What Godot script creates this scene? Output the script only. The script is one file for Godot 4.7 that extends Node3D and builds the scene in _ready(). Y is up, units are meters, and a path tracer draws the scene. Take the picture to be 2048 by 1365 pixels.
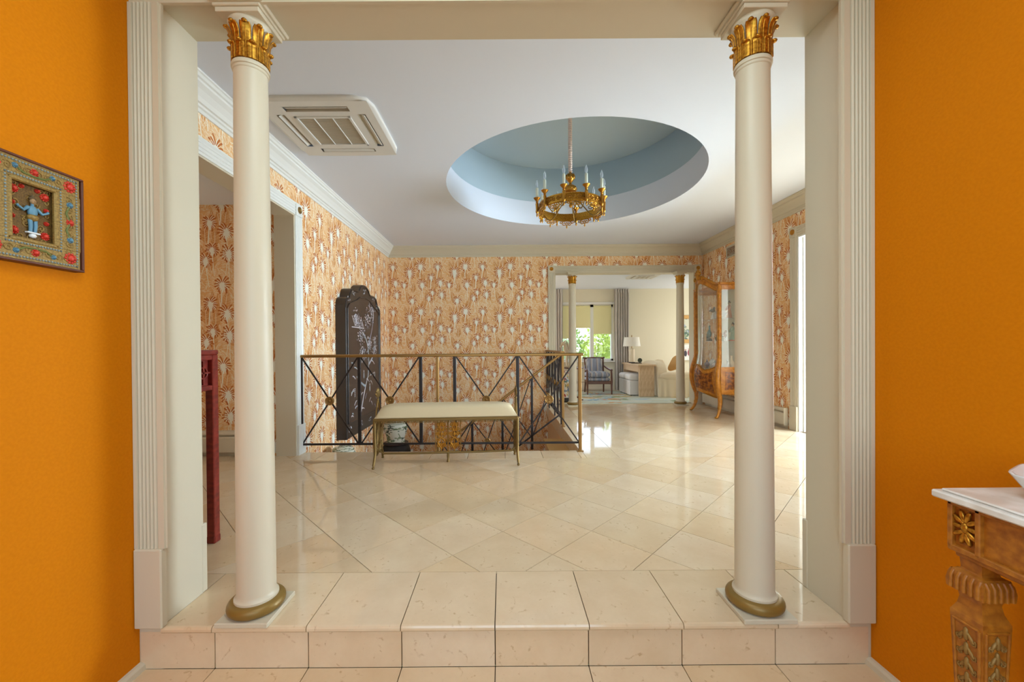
extends Node3D

# ------------------------------------------------------------------ mesh builder
class MB:
	var v := PackedVector3Array()
	var n := PackedVector3Array()
	var t := PackedVector2Array()
	func tri(a: Vector3, b: Vector3, c: Vector3, na: Vector3, nb: Vector3, nc: Vector3, ua := Vector2.ZERO, ub := Vector2.ZERO, uc := Vector2.ZERO) -> void:
		if (b - a).cross(c - a).dot(na + nb + nc) > 0.0:
			v.append(a); v.append(c); v.append(b)
			n.append(na); n.append(nc); n.append(nb)
			t.append(ua); t.append(uc); t.append(ub)
		else:
			v.append(a); v.append(b); v.append(c)
			n.append(na); n.append(nb); n.append(nc)
			t.append(ua); t.append(ub); t.append(uc)
	func flat(a: Vector3, b: Vector3, c: Vector3, out: Vector3) -> void:
		var m := (b - a).cross(c - a).normalized()
		if m.dot(out) < 0.0: m = -m
		tri(a, b, c, m, m, m)
	func quad(a: Vector3, b: Vector3, c: Vector3, d: Vector3, out: Vector3) -> void:
		var m := (c - a).cross(d - b).normalized()
		if m.dot(out) < 0.0: m = -m
		tri(a, b, c, m, m, m, Vector2(0, 1), Vector2(1, 1), Vector2(1, 0))
		tri(a, c, d, m, m, m, Vector2(0, 1), Vector2(1, 0), Vector2(0, 0))
	func box(c: Vector3, s: Vector3, ch := 0.0, bs := Basis()) -> MB:
		var h := s * 0.5
		ch = minf(ch, minf(h.x, minf(h.y, h.z)) * 0.9)
		var ax := [bs.x, bs.y, bs.z]
		var hs := [h.x, h.y, h.z]
		for i in 3:
			var j := (i + 1) % 3
			var k := (i + 2) % 3
			var ai: Vector3 = ax[i]; var aj: Vector3 = ax[j]; var ak: Vector3 = ax[k]
			var hi: float = hs[i]; var hj: float = hs[j]; var hk: float = hs[k]
			for sg in [-1.0, 1.0]:
				var o: Vector3 = c + ai * hi * sg
				quad(o - aj * (hj - ch) - ak * (hk - ch), o + aj * (hj - ch) - ak * (hk - ch), o + aj * (hj - ch) + ak * (hk - ch), o - aj * (hj - ch) + ak * (hk - ch), ai * sg)
			if ch > 0.0:
				for sj in [-1.0, 1.0]:
					for sk in [-1.0, 1.0]:
						var p1: Vector3 = c + aj * hj * sj + ak * (hk - ch) * sk
						var p2: Vector3 = c + aj * (hj - ch) * sj + ak * hk * sk
						quad(p1 - ai * (hi - ch), p1 + ai * (hi - ch), p2 + ai * (hi - ch), p2 - ai * (hi - ch), aj * sj + ak * sk)
		if ch > 0.0:
			for sx in [-1.0, 1.0]:
				for sy in [-1.0, 1.0]:
					for sz in [-1.0, 1.0]:
						var q: Vector3 = c + bs.x * (h.x - ch) * sx + bs.y * (h.y - ch) * sy + bs.z * (h.z - ch) * sz
						flat(q + bs.x * ch * sx, q + bs.y * ch * sy, q + bs.z * ch * sz, bs.x * sx + bs.y * sy + bs.z * sz)
		return self
	func span(a: Vector3, b: Vector3, ch := 0.0) -> MB:   # box by two corners
		return box((a + b) * 0.5, (b - a).abs(), ch)
	# grid of points [row][col] -> smooth surface
	func grid(p: Array, cw := false, cr := false, flip := 1.0, us := 1.0, vs := 1.0) -> MB:
		var nr := p.size()
		var nc: int = p[0].size()
		var nn := []
		for i in nr:
			var row := PackedVector3Array()
			for j in nc:
				var i0 := i - 1; var i1 := i + 1
				var j0 := j - 1; var j1 := j + 1
				if cr:
					i0 = (i - 1 + nr) % nr if i > 0 else nr - 2
					i1 = i + 1 if i < nr - 1 else 1
				else:
					i0 = maxi(i0, 0); i1 = mini(i1, nr - 1)
				if cw:
					j0 = j - 1 if j > 0 else nc - 2
					j1 = j + 1 if j < nc - 1 else 1
				else:
					j0 = maxi(j0, 0); j1 = mini(j1, nc - 1)
				var du: Vector3 = p[i][j1] - p[i][j0]
				var dv: Vector3 = p[i1][j] - p[i0][j]
				var m := du.cross(dv)
				if m.length_squared() < 1e-16:
					m = Vector3.ZERO
				row.append(m.normalized() * flip)
			nn.append(row)
		for i in nr:      # poles: borrow the neighbour's mean
			for j in nc:
				if nn[i][j] == Vector3.ZERO:
					var k := i + 1 if i < nr - 1 else i - 1
					var s := Vector3.ZERO
					for q in nc: s += nn[k][q]
					nn[i][j] = s.normalized() if s.length() > 1e-6 else Vector3.UP
		for i in nr - 1:
			for j in nc - 1:
				var u0 := Vector2(us * j / (nc - 1), vs * i / (nr - 1))
				var u1 := Vector2(us * (j + 1) / (nc - 1), vs * i / (nr - 1))
				var u2 := Vector2(us * (j + 1) / (nc - 1), vs * (i + 1) / (nr - 1))
				var u3 := Vector2(us * j / (nc - 1), vs * (i + 1) / (nr - 1))
				tri(p[i][j], p[i][j + 1], p[i + 1][j + 1], nn[i][j], nn[i][j + 1], nn[i + 1][j + 1], u0, u1, u2)
				tri(p[i][j], p[i + 1][j + 1], p[i + 1][j], nn[i][j], nn[i + 1][j + 1], nn[i + 1][j], u0, u2, u3)
		return self
	# profile of (radius, height), sharp where it bends by more than 40 degrees
	func lathe(pr: Array, at := Vector3.ZERO, seg := 24, bs := Basis(), sx := 1.0, sz := 1.0) -> MB:
		var m := pr.size()
		var sn := []
		for i in m - 1:
			var d: Vector2 = pr[i + 1] - pr[i]
			sn.append(Vector2(d.y, -d.x).normalized())
		for i in m - 1:
			var d: Vector2 = pr[i + 1] - pr[i]
			if d.length() < 1e-6: continue
			var na: Vector2 = sn[i]
			var nb: Vector2 = sn[i]
			if i > 0 and sn[i].dot(sn[i - 1]) > 0.76: na = (sn[i] + sn[i - 1]).normalized()
			if i < m - 2 and sn[i].dot(sn[i + 1]) > 0.76: nb = (sn[i] + sn[i + 1]).normalized()
			for k in seg:
				var a0 := TAU * k / seg
				var a1 := TAU * (k + 1) / seg
				var e0 := Vector3(cos(a0) * sx, 0, sin(a0) * sz)
				var e1 := Vector3(cos(a1) * sx, 0, sin(a1) * sz)
				var f0 := Vector3(cos(a0) / sx, 0, sin(a0) / sz)
				var f1 := Vector3(cos(a1) / sx, 0, sin(a1) / sz)
				var A: Vector3 = at + bs * (e0 * pr[i].x + Vector3.UP * pr[i].y)
				var Bp: Vector3 = at + bs * (e1 * pr[i].x + Vector3.UP * pr[i].y)
				var C: Vector3 = at + bs * (e1 * pr[i + 1].x + Vector3.UP * pr[i + 1].y)
				var D: Vector3 = at + bs * (e0 * pr[i + 1].x + Vector3.UP * pr[i + 1].y)
				var n0a := (bs * (f0 * na.x + Vector3.UP * na.y)).normalized()
				var n1a := (bs * (f1 * na.x + Vector3.UP * na.y)).normalized()
				var n0b := (bs * (f0 * nb.x + Vector3.UP * nb.y)).normalized()
				var n1b := (bs * (f1 * nb.x + Vector3.UP * nb.y)).normalized()
				var w0 := float(k) / seg; var w1 := float(k + 1) / seg
				var h0 := 1.0 - float(i) / (m - 1); var h1 := 1.0 - float(i + 1) / (m - 1)
				if pr[i].x > 1e-6: tri(A, Bp, C, n0a, n1a, n1b, Vector2(w0, h0), Vector2(w1, h0), Vector2(w1, h1))
				if pr[i + 1].x > 1e-6: tri(A, C, D, n0a, n1b, n0b, Vector2(w0, h0), Vector2(w1, h1), Vector2(w0, h1))
		return self
	func ball(c: Vector3, r: Vector3, seg := 12, bs := Basis()) -> MB:
		var rows := []
		var hs := maxi(4, seg / 2)
		for i in hs + 1:
			var row := PackedVector3Array()
			var a := PI * i / hs
			for j in seg + 1:
				var b := TAU * j / seg
				row.append(c + bs * Vector3(sin(a) * cos(b) * r.x, cos(a) * r.y, sin(a) * sin(b) * r.z))
			rows.append(row)
		# outward normals from the ellipsoid itself
		for i in hs:
			for j in seg:
				var q := [rows[i][j], rows[i][j + 1], rows[i + 1][j + 1], rows[i + 1][j]]
				var m := []
				for p in q:
					var l: Vector3 = bs.inverse() * (p - c)
					m.append((bs * Vector3(l.x / (r.x * r.x), l.y / (r.y * r.y), l.z / (r.z * r.z))).normalized())
				if i > 0: tri(q[0], q[1], q[2], m[0], m[1], m[2])
				if i < hs - 1: tri(q[0], q[2], q[3], m[0], m[2], m[3])
		return self
	func tube(pts: Array, rad, seg := 8, closed := false) -> MB:
		var m := pts.size()
		var rings := []
		var cs := []
		var side := Vector3.ZERO
		for i in m:
			var a: Vector3 = pts[(i - 1 + m) % m] if closed else pts[maxi(i - 1, 0)]
			var b: Vector3 = pts[(i + 1) % m] if closed else pts[mini(i + 1, m - 1)]
			var d := (b - a).normalized()
			if side == Vector3.ZERO:
				side = d.cross(Vector3.UP)
				if side.length() < 0.1: side = d.cross(Vector3.RIGHT)
			side = (side - d * side.dot(d)).normalized()
			var up := side.cross(d)
			var r: float = rad[i] if rad is Array else rad
			var ring := PackedVector3Array()
			for k in seg + 1:
				var an := TAU * k / seg
				ring.append(pts[i] + (side * cos(an) + up * sin(an)) * r)
			rings.append(ring)
			cs.append(pts[i])
		var cnt := m if closed else m - 1
		for i in cnt:
			var i2 := (i + 1) % m
			for k in seg:
				var A: Vector3 = rings[i][k]; var Bq: Vector3 = rings[i][k + 1]
				var C: Vector3 = rings[i2][k + 1]; var D: Vector3 = rings[i2][k]
				tri(A, Bq, C, (A - cs[i]).normalized(), (Bq - cs[i]).normalized(), (C - cs[i2]).normalized())
				tri(A, C, D, (A - cs[i]).normalized(), (C - cs[i2]).normalized(), (D - cs[i2]).normalized())
		if not closed:
			for e in [0, m - 1]:
				var out: Vector3 = cs[0] - cs[1] if e == 0 else cs[m - 1] - cs[m - 2]
				for k in seg:
					flat(cs[e], rings[e][k], rings[e][k + 1], out)
		return self
	# square or flat bar between two points
	func bar(a: Vector3, b: Vector3, w: float, h: float, up := Vector3.UP, ch := 0.0) -> MB:
		var d := (b - a).normalized()
		if absf(d.dot(up)) > 0.99: up = Vector3.FORWARD
		var s := d.cross(up).normalized()
		var u := s.cross(d)
		return box((a + b) * 0.5, Vector3(w, h, (b - a).length()), ch, Basis(s, u, -d))
	# polygon in a plane (origin o, axes ex, ey) pushed along ez by depth
	func prism(poly: PackedVector2Array, o: Vector3, ex: Vector3, ey: Vector3, ez: Vector3, smooth := false) -> MB:
		var idx := Geometry2D.triangulate_polygon(poly)
		var nz := ez.normalized()
		var mn := poly[0]; var mx := poly[0]
		for p in poly:
			mn = mn.min(p); mx = mx.max(p)
		var sz := mx - mn
		for i in range(0, idx.size(), 3):
			var q := [poly[idx[i]], poly[idx[i + 1]], poly[idx[i + 2]]]
			var w := []
			var uv := []
			for p in q:
				w.append(o + ex * p.x + ey * p.y)
				uv.append(Vector2((p.x - mn.x) / sz.x, 1.0 - (p.y - mn.y) / sz.y))
			tri(w[0], w[1], w[2], -nz, -nz, -nz, uv[0], uv[1], uv[2])
			tri(w[0] + ez, w[1] + ez, w[2] + ez, nz, nz, nz, uv[0], uv[1], uv[2])
		var m := poly.size()
		var cw := 1.0 if Geometry2D.is_polygon_clockwise(poly) else -1.0
		var en := []
		for i in m:
			var d := poly[(i + 1) % m] - poly[i]
			en.append((ex * -d.y + ey * d.x).normalized() * cw)
		for i in m:
			var a := poly[i]; var b := poly[(i + 1) % m]
			var A := o + ex * a.x + ey * a.y
			var Bq := o + ex * b.x + ey * b.y
			var na: Vector3 = en[i]; var nb: Vector3 = en[i]
			if smooth:
				var pn: Vector3 = en[(i - 1 + m) % m]; var qn: Vector3 = en[(i + 1) % m]
				if pn.dot(na) > 0.7: na = (na + pn).normalized()
				if qn.dot(nb) > 0.7: nb = (nb + qn).normalized()
			tri(A, Bq, Bq + ez, na, nb, nb)
			tri(A, Bq + ez, A + ez, na, nb, na)
		return self
	# moulding: profile points (out, up) run from a to b, with mitres
	func mould(pr: Array, a: Vector3, b: Vector3, out: Vector3, up: Vector3, m0 := 0.0, m1 := 0.0, caps := true) -> MB:
		var d := (b - a).normalized()
		var cen := Vector2.ZERO
		for p in pr: cen += p
		cen /= pr.size()
		var P := []; var Q := []
		for p in pr:
			P.append(a + out * p.x + up * p.y + d * (m0 * p.x))
			Q.append(b + out * p.x + up * p.y - d * (m1 * p.x))
		for i in pr.size():
			var j := (i + 1) % pr.size()
			var e: Vector2 = pr[j] - pr[i]
			if e.length() < 1e-6: continue
			var nm := out * e.y - up * e.x
			var mid: Vector2 = (pr[i] + pr[j]) * 0.5
			# orientation by polygon winding
			var area := 0.0
			for k in pr.size():
				var p1: Vector2 = pr[k]; var p2: Vector2 = pr[(k + 1) % pr.size()]
				area += p1.x * p2.y - p2.x * p1.y
			if area < 0.0: nm = -nm
			quad(P[i], P[j], Q[j], Q[i], nm)
		if caps:
			var poly := PackedVector2Array(pr)
			var idx := Geometry2D.triangulate_polygon(poly)
			for i in range(0, idx.size(), 3):
				flat(P[idx[i]], P[idx[i + 1]], P[idx[i + 2]], -d)
				flat(Q[idx[i]], Q[idx[i + 1]], Q[idx[i + 2]], d)
		return self
	func mesh() -> ArrayMesh:
		var a := []
		a.resize(Mesh.ARRAY_MAX)
		a[Mesh.ARRAY_VERTEX] = v
		a[Mesh.ARRAY_NORMAL] = n
		a[Mesh.ARRAY_TEX_UV] = t
		var m := ArrayMesh.new()
		m.add_surface_from_arrays(Mesh.PRIMITIVE_TRIANGLES, a)
		return m

func V(x: float, y: float, d: float) -> Vector3:      # d: metres into the picture
	return Vector3(x, y, -d)
func P2(l: Array) -> Array:
	var o := []
	for i in range(0, l.size(), 2): o.append(Vector2(l[i], l[i + 1]))
	return o
func PP(l: Array) -> PackedVector2Array:
	return PackedVector2Array(P2(l))

# ------------------------------------------------------------------ scene tree helpers
var M := {}
var used := {}
func numbered(called: String) -> String:
	if not used.has(called):
		used[called] = 0
		return called
	used[called] += 1
	return "%s_%03d" % [called, used[called]]
func thing(called: String, label: String, category: String, at := Vector3.ZERO, turn := 0.0, group := "") -> Node3D:
	var o := Node3D.new()
	o.name = numbered(called)
	add_child(o, true)
	o.position = at
	o.rotation.y = turn
	o.set_meta("label", label)
	o.set_meta("category", category)
	if group: o.set_meta("group", group)
	return o
# part built in the thing's own coordinates
func part(par: Node3D, called: String, mb: MB, m: Material, label := "") -> MeshInstance3D:
	var o := MeshInstance3D.new()
	o.name = called
	o.mesh = mb.mesh()
	o.material_override = m
	par.add_child(o, true)
	if label: o.set_meta("label", label)
	return o
# part built in world coordinates under an unrotated thing (or one of its unshifted parts)
func wpart(par: Node3D, called: String, mb: MB, m: Material, label := "") -> MeshInstance3D:
	var o := part(par, called, mb, m, label)
	var q := par
	var off := Vector3.ZERO
	while q != self:
		off += q.position
		q = q.get_parent()
	o.position = -off
	return o
func single(called: String, mb: MB, m: Material, label: String, category: String, group := "") -> MeshInstance3D:
	var o := part(self, numbered(called), mb, m, label)
	o.set_meta("category", category)
	if group: o.set_meta("group", group)
	return o
func struct(called: String, mb: MB, m: Material) -> MeshInstance3D:
	var o := part(self, numbered(called), mb, m)
	o.set_meta("kind", "structure")
	return o
func struct_root(called: String) -> Node3D:
	var o := Node3D.new()
	o.name = numbered(called)
	add_child(o, true)
	o.set_meta("kind", "structure")
	return o
func copy(o: Node3D, called: String, at: Vector3, turn: float, label: String) -> Node3D:
	var c: Node3D = o.duplicate()
	c.name = numbered(called)
	add_child(c, true)
	c.position = at
	c.rotation.y = turn
	c.set_meta("label", label)
	return c

# ------------------------------------------------------------------ materials and textures
func mat(k: String, c: Color, rough := 0.6, metal := 0.0) -> StandardMaterial3D:
	var m := StandardMaterial3D.new()
	m.albedo_color = c
	m.roughness = rough
	m.metallic = metal
	M[k] = m
	return m
func C(r: float, g: float, b: float) -> Color:
	return Color(r / 255.0, g / 255.0, b / 255.0)
func tri_tex(m: StandardMaterial3D, tex: Texture2D, size: float, world := true) -> StandardMaterial3D:
	m.albedo_texture = tex
	m.uv1_triplanar = true
	m.uv1_world_triplanar = world
	m.uv1_scale = Vector3.ONE / size
	return m
var IW := 0
var IH := 0
var IB := PackedByteArray()
func img_new(w: int, h: int, c: Color) -> void:
	IW = w; IH = h
	var im := Image.create(w, h, false, Image.FORMAT_RGB8)
	im.fill(c)
	IB = im.get_data()
func img_tex() -> ImageTexture:
	var im := Image.create_from_data(IW, IH, false, Image.FORMAT_RGB8, IB)
	im.generate_mipmaps()
	return ImageTexture.create_from_image(im)
func dot(x: float, y: float, rx: float, ry: float, c: Color, a := 1.0) -> void:
	var r0 := int(c.r * 255); var g0 := int(c.g * 255); var b0 := int(c.b * 255)
	for yy in range(int(floor(y - ry)), int(ceil(y + ry)) + 1):
		var dy := (yy - y) / ry
		if absf(dy) > 1.0: continue
		var hw := rx * sqrt(1.0 - dy * dy)
		var py := posmod(yy, IH) * IW
		for xx in range(int(round(x - hw)), int(round(x + hw)) + 1):
			var q := (py + posmod(xx, IW)) * 3
			if a >= 1.0:
				IB[q] = r0; IB[q + 1] = g0; IB[q + 2] = b0
			else:
				IB[q] = int(lerpf(IB[q], r0, a)); IB[q + 1] = int(lerpf(IB[q + 1], g0, a)); IB[q + 2] = int(lerpf(IB[q + 2], b0, a))
func stroke(p0: Vector2, p1: Vector2, p2: Vector2, w0: float, w1: float, c: Color, a := 1.0) -> void:
	var l := p0.distance_to(p1) + p1.distance_to(p2)
	var st := maxf(1.0, minf(w0, w1) * 0.9)
	var k := int(l / st) + 1
	for i in k + 1:
		var f := float(i) / k
		var p := p0.lerp(p1, f).lerp(p1.lerp(p2, f), f)
		var w := maxf(0.6, lerpf(w0, w1, f))
		dot(p.x, p.y, w, w, c, a)
func noise(seed_: int, freq: float, oct := 4, kind := FastNoiseLite.TYPE_SIMPLEX_SMOOTH) -> FastNoiseLite:
	var f := FastNoiseLite.new()
	f.seed = seed_
	f.frequency = freq
	f.fractal_octaves = oct
	f.noise_type = kind
	return f
# seamless two-colour grain
func grain(seed_: int, w: int, h: int, freq: float, a: Color, b: Color, oct := 4, sx := 1.0, contrast := 1.0) -> ImageTexture:
	var nz := noise(seed_, freq, oct)
	var im := nz.get_seamless_image(w, h)
	im.convert(Image.FORMAT_L8)
	var d := im.get_data()
	img_new(w, h, a)
	for y in h:
		for x in w:
			var xx := int(x * sx) % w
			var f := clampf((d[y * w + xx] / 255.0 - 0.5) * contrast + 0.5, 0, 1)
			var q := (y * w + x) * 3
			IB[q] = int(lerpf(a.r, b.r, f) * 255); IB[q + 1] = int(lerpf(a.g, b.g, f) * 255); IB[q + 2] = int(lerpf(a.b, b.b, f) * 255)
	return img_tex()
func tex_wallpaper() -> ImageTexture:
	# block-printed plumes: cream flower heads with radiating brush strokes over hatched ochre leaves
	var S := 768
	var rng := RandomNumberGenerator.new()
	rng.seed = 41
	var base := C(238, 184, 122)
	var pale := C(252, 236, 206)
	var deep := C(192, 98, 28)
	var cream := C(252, 248, 232)
	img_new(S, S, base)
	var fl := noise(7, 0.006, 2)
	for i in 2000:
		var p := Vector2(rng.randf() * S, rng.randf() * S)
		var an := 0.5 + fl.get_noise_2d(p.x, p.y) * 2.4
		var d := Vector2(cos(an), sin(an)) * rng.randf_range(10, 24)
		stroke(p - d, p + Vector2(d.y, -d.x) * 0.25, p + d, 2.4, 1.0, pale.lerp(base, rng.randf() * 0.55), 0.8)
	# broad ochre leaves with a pale midrib
	for i in 22:
		var p := Vector2(rng.randf() * S, rng.randf() * S)
		var an := -PI / 2 + rng.randfn() * 0.35
		var u := Vector2(cos(an), sin(an)); var w := Vector2(-u.y, u.x)
		var L := rng.randf_range(70, 120)
		for k in 22:
			var f := k / 21.0
			var hw := 40.0 * sin(PI * pow(f, 0.8)) + 3.0
			for sg in [-1.0, 1.0]:
				var q := p + u * (f - 0.5) * L * 2.0
				stroke(q, q + w * sg * hw * 0.6 + u * 5, q + w * sg * hw + u * 20, 5.0, 3.0, deep.lerp(base, 0.5 + 0.5 * rng.randf()), 0.6)
		stroke(p - u * L, p, p + u * L, 2.6, 1.6, pale)
	var k := S / 512.0
	var heads := [[225, 345, 1.0], [325, 262, 0.8], [432, 322, 0.95], [530, 345, 0.75], [590, 222, 0.85], [298, 500, 0.75], [340, 432, 0.7], [445, 458, 0.9], [620, 527, 0.95], [205, 652, 1.15], [402, 655, 0.85], [594, 722, 1.2]]
	for h in heads:      # stems first
		var c := Vector2((h[0] - 120) * k, (h[1] - 190) * k)
		var b := rng.randf_range(-30, 30) * k
		stroke(c, c + Vector2(b * 0.2, 60 * k), c + Vector2(b, 160 * k), 5.0, 2.6, cream.lerp(pale, 0.3))
		stroke(c, c + Vector2(-b * 0.3 - 8 * k, 50 * k), c + Vector2(-b - 20 * k, 130 * k), 3.6, 2.0, cream.lerp(pale, 0.5))
	for h in heads:
		var c := Vector2((h[0] - 120) * k, (h[1] - 190) * k)
		var s: float = h[2]
		var lean := rng.randf_range(-0.35, 0.35)
		for i in 30:
			var an := -PI / 2 + lean + (float(i) / 29 - 0.5) * 4.9
			var far := (62.0 + rng.randf_range(-10, 12) - 16.0 * absf(float(i) / 29 - 0.5) * 2.0) * s * k
			var near := 20.0 * s * k
			var e := Vector2(cos(an) * 0.9, sin(an) * 1.1)
			var cur := Vector2(-e.y, e.x) * 11.0 * k * (1.0 if cos(an) > 0 else -1.0)
			stroke(c + e * near, c + e * (near + far) * 0.55, c + e * far * (1.0 if i % 2 == 0 else 0.92) + cur, 4.6 if i % 2 == 0 else 4.4, 7.0 if i % 2 == 0 else 2.4, deep.lerp(base, rng.randf() * 0.25) if i % 2 == 0 else cream.lerp(pale, 0.2 + rng.randf() * 0.6))
		for i in 22:
			var an := TAU * i / 22.0 + rng.randf() * 0.14
			var e := Vector2(cos(an) * 0.8, sin(an) * 1.15)
			stroke(c, c + e * 14 * s * k, c + e * rng.randf_range(20, 33) * s * k, 8.0 * s, 2.6, cream)
		stroke(c, c + Vector2(0, 16 * s * k), c + Vector2(rng.randfn() * 6, 46 * s * k), 16 * s, 4, cream)
	return img_tex()
func tex_marble() -> ImageTexture:
	var S := 640
	var a := noise(3, 0.006, 5).get_seamless_image(S, S)
	var b := noise(11, 0.011, 4)
	b.fractal_type = FastNoiseLite.FRACTAL_RIDGED
	b.domain_warp_enabled = true
	b.domain_warp_amplitude = 40.0
	b.domain_warp_frequency = 0.008
	var bi := b.get_seamless_image(S, S)
	var c := noise(19, 0.05, 3).get_seamless_image(S, S)
	a.convert(Image.FORMAT_L8); bi.convert(Image.FORMAT_L8); c.convert(Image.FORMAT_L8)
	var da := a.get_data(); var db := bi.get_data(); var dc := c.get_data()
	img_new(S, S, Color.WHITE)
	var c0 := C(228, 204, 171); var c1 := C(240, 221, 191); var vein := C(186, 150, 112)
	for q in S * S:
		var f := da[q] / 255.0
		var g := dc[q] / 255.0
		var r := db[q] / 255.0
		var v := clampf((r - 0.84) * 7.0, 0.0, 1.0) * clampf((f - 0.36) * 5.0, 0.0, 1.0) * 0.8
		var sp := clampf((g - 0.82) * 6.0, 0.0, 1.0) * 0.16
		var o := c0.lerp(c1, clampf(f * 0.8 + g * 0.2, 0, 1)).lerp(vein, maxf(v, sp))
		IB[q * 3] = int(o.r * 255); IB[q * 3 + 1] = int(o.g * 255); IB[q * 3 + 2] = int(o.b * 255)
	return img_tex()
# sweep of an elliptical section: width w across `side`, thickness th
func ribbon(mb: MB, pts: Array, side: Vector3, w: Array, th: float, seg := 8) -> MB:
	var m := pts.size()
	var rings := []; var norms := []
	for i in m:
		var d: Vector3 = (pts[mini(i + 1, m - 1)] - pts[maxi(i - 1, 0)]).normalized()
		var s := (side - d * side.dot(d)).normalized()
		var u := s.cross(d)
		var r := PackedVector3Array(); var q := PackedVector3Array()
		for k in seg + 1:
			var a := TAU * k / seg
			r.append(pts[i] + s * cos(a) * w[i] * 0.5 + u * sin(a) * th * 0.5)
			q.append((s * cos(a) / maxf(w[i], 1e-4) + u * sin(a) / th).normalized())
		rings.append(r); norms.append(q)
	for i in m - 1:
		for k in seg:
			mb.tri(rings[i][k], rings[i][k + 1], rings[i + 1][k + 1], norms[i][k], norms[i][k + 1], norms[i + 1][k + 1])
			mb.tri(rings[i][k], rings[i + 1][k + 1], rings[i + 1][k], norms[i][k], norms[i + 1][k + 1], norms[i + 1][k])
	for e in [0, m - 1]:
		var out: Vector3 = pts[0] - pts[1] if e == 0 else pts[m - 1] - pts[m - 2]
		for k in seg: mb.flat(pts[e], rings[e][k], rings[e][k + 1], out)
	return mb
# flat spiral in the plane (ex, ey), from radius r0 to r1
func spiral(c: Vector3, ex: Vector3, ey: Vector3, r0: float, r1: float, a0: float, turns: float, k := 14) -> Array:
	var o := []
	for i in k + 1:
		var f := float(i) / k
		var a := a0 + TAU * turns * f
		var r := lerpf(r0, r1, f)
		o.append(c + ex * cos(a) * r + ey * sin(a) * r)
	return o
func circle(c: Vector3, ex: Vector3, ey: Vector3, r: float, k := 16) -> Array:
	var o := []
	for i in k: o.append(c + ex * cos(TAU * i / k) * r + ey * sin(TAU * i / k) * r)
	return o

const XL := -2.27
const XR := 3.97
const DB := 7.88
const DF := 1.905
const D0 := 1.69
const CE := 3.15
const LOW := -0.19
const WV := 1.565
const EYE := 1.1831
const LH := 2.64

func setup_view() -> void:
	var cam := Camera3D.new()
	cam.name = "camera"
	add_child(cam)
	cam.position = Vector3(0, EYE, 0)
	cam.rotation = Vector3(-0.0065, 0, -0.00737)
	cam.near = 0.05
	cam.far = 200.0
	cam.projection = Camera3D.PROJECTION_FRUSTUM
	cam.size = 0.05 * 1365.0 / 793.47
	cam.frustum_offset = Vector2(17.46, 15.02) / 793.47 * 0.05
	cam.current = true
	var we := WorldEnvironment.new()
	we.name = "environment"
	var e := Environment.new()
	var sky := Sky.new()
	var sm := ProceduralSkyMaterial.new()
	sm.sky_top_color = Color(0.72, 0.82, 0.95)
	sm.sky_horizon_color = Color(0.95, 0.97, 1.0)
	sm.ground_horizon_color = Color(0.75, 0.8, 0.7)
	sm.ground_bottom_color = Color(0.35, 0.4, 0.3)
	sm.energy_multiplier = 2.6
	sky.sky_material = sm
	e.background_mode = Environment.BG_SKY
	e.sky = sky
	e.tonemap_mode = Environment.TONE_MAPPER_LINEAR
	e.tonemap_exposure = 1.57
	e.sdfgi_enabled = true
	e.ssao_enabled = true
	e.ssil_enabled = true
	we.environment = e
	add_child(we)
	# daylight through the windows (front one added): soft sources the size of each opening
	day("entry_window_light", V(0, 1.75, -1.45), Vector3(0, 0, -1), Vector2(2.3, 2.3), 0.45, Color(0.80, 0.95, 1.0))
	day("side_room_window_light", V(8.0, 1.45, 3.7), Vector3(-1, 0.0, 0), Vector2(3.9, 0.9), 16.0, Color(0.82, 0.92, 1.0))
	day("added_hall_fill_light", V(2.75, 1.0, 1.945), Vector3(0, 0, -1), Vector2(1.5, 1.4), 0.3, Color(0.88, 0.95, 1.0))  # unseen front source, added to brighten the hall and its back wall
	day("living_side_window_light", V(5.9, 1.45, 9.2), Vector3(-1, 0, 0), Vector2(1.6, 1.6), 0.85, Color(0.98, 0.98, 0.97))
	day("living_left_window_light", V(-1.35, 1.45, 9.2), Vector3(1, 0, 0), Vector2(1.6, 1.6), 0.85, Color(0.98, 0.98, 0.97))
func day(called: String, at: Vector3, to: Vector3, size: Vector2, energy: float, c: Color) -> void:
	var l := AreaLight3D.new()
	l.name = called
	l.area_size = size
	l.area_normalize_energy = false
	l.light_energy = energy
	l.light_color = c
	l.shadow_enabled = true
	l.area_range = 30.0
	l.area_attenuation = 2.0
	add_child(l)
	l.look_at_from_position(at, at + to, Vector3.UP if absf(to.y) < 0.9 else Vector3.FORWARD)

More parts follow.
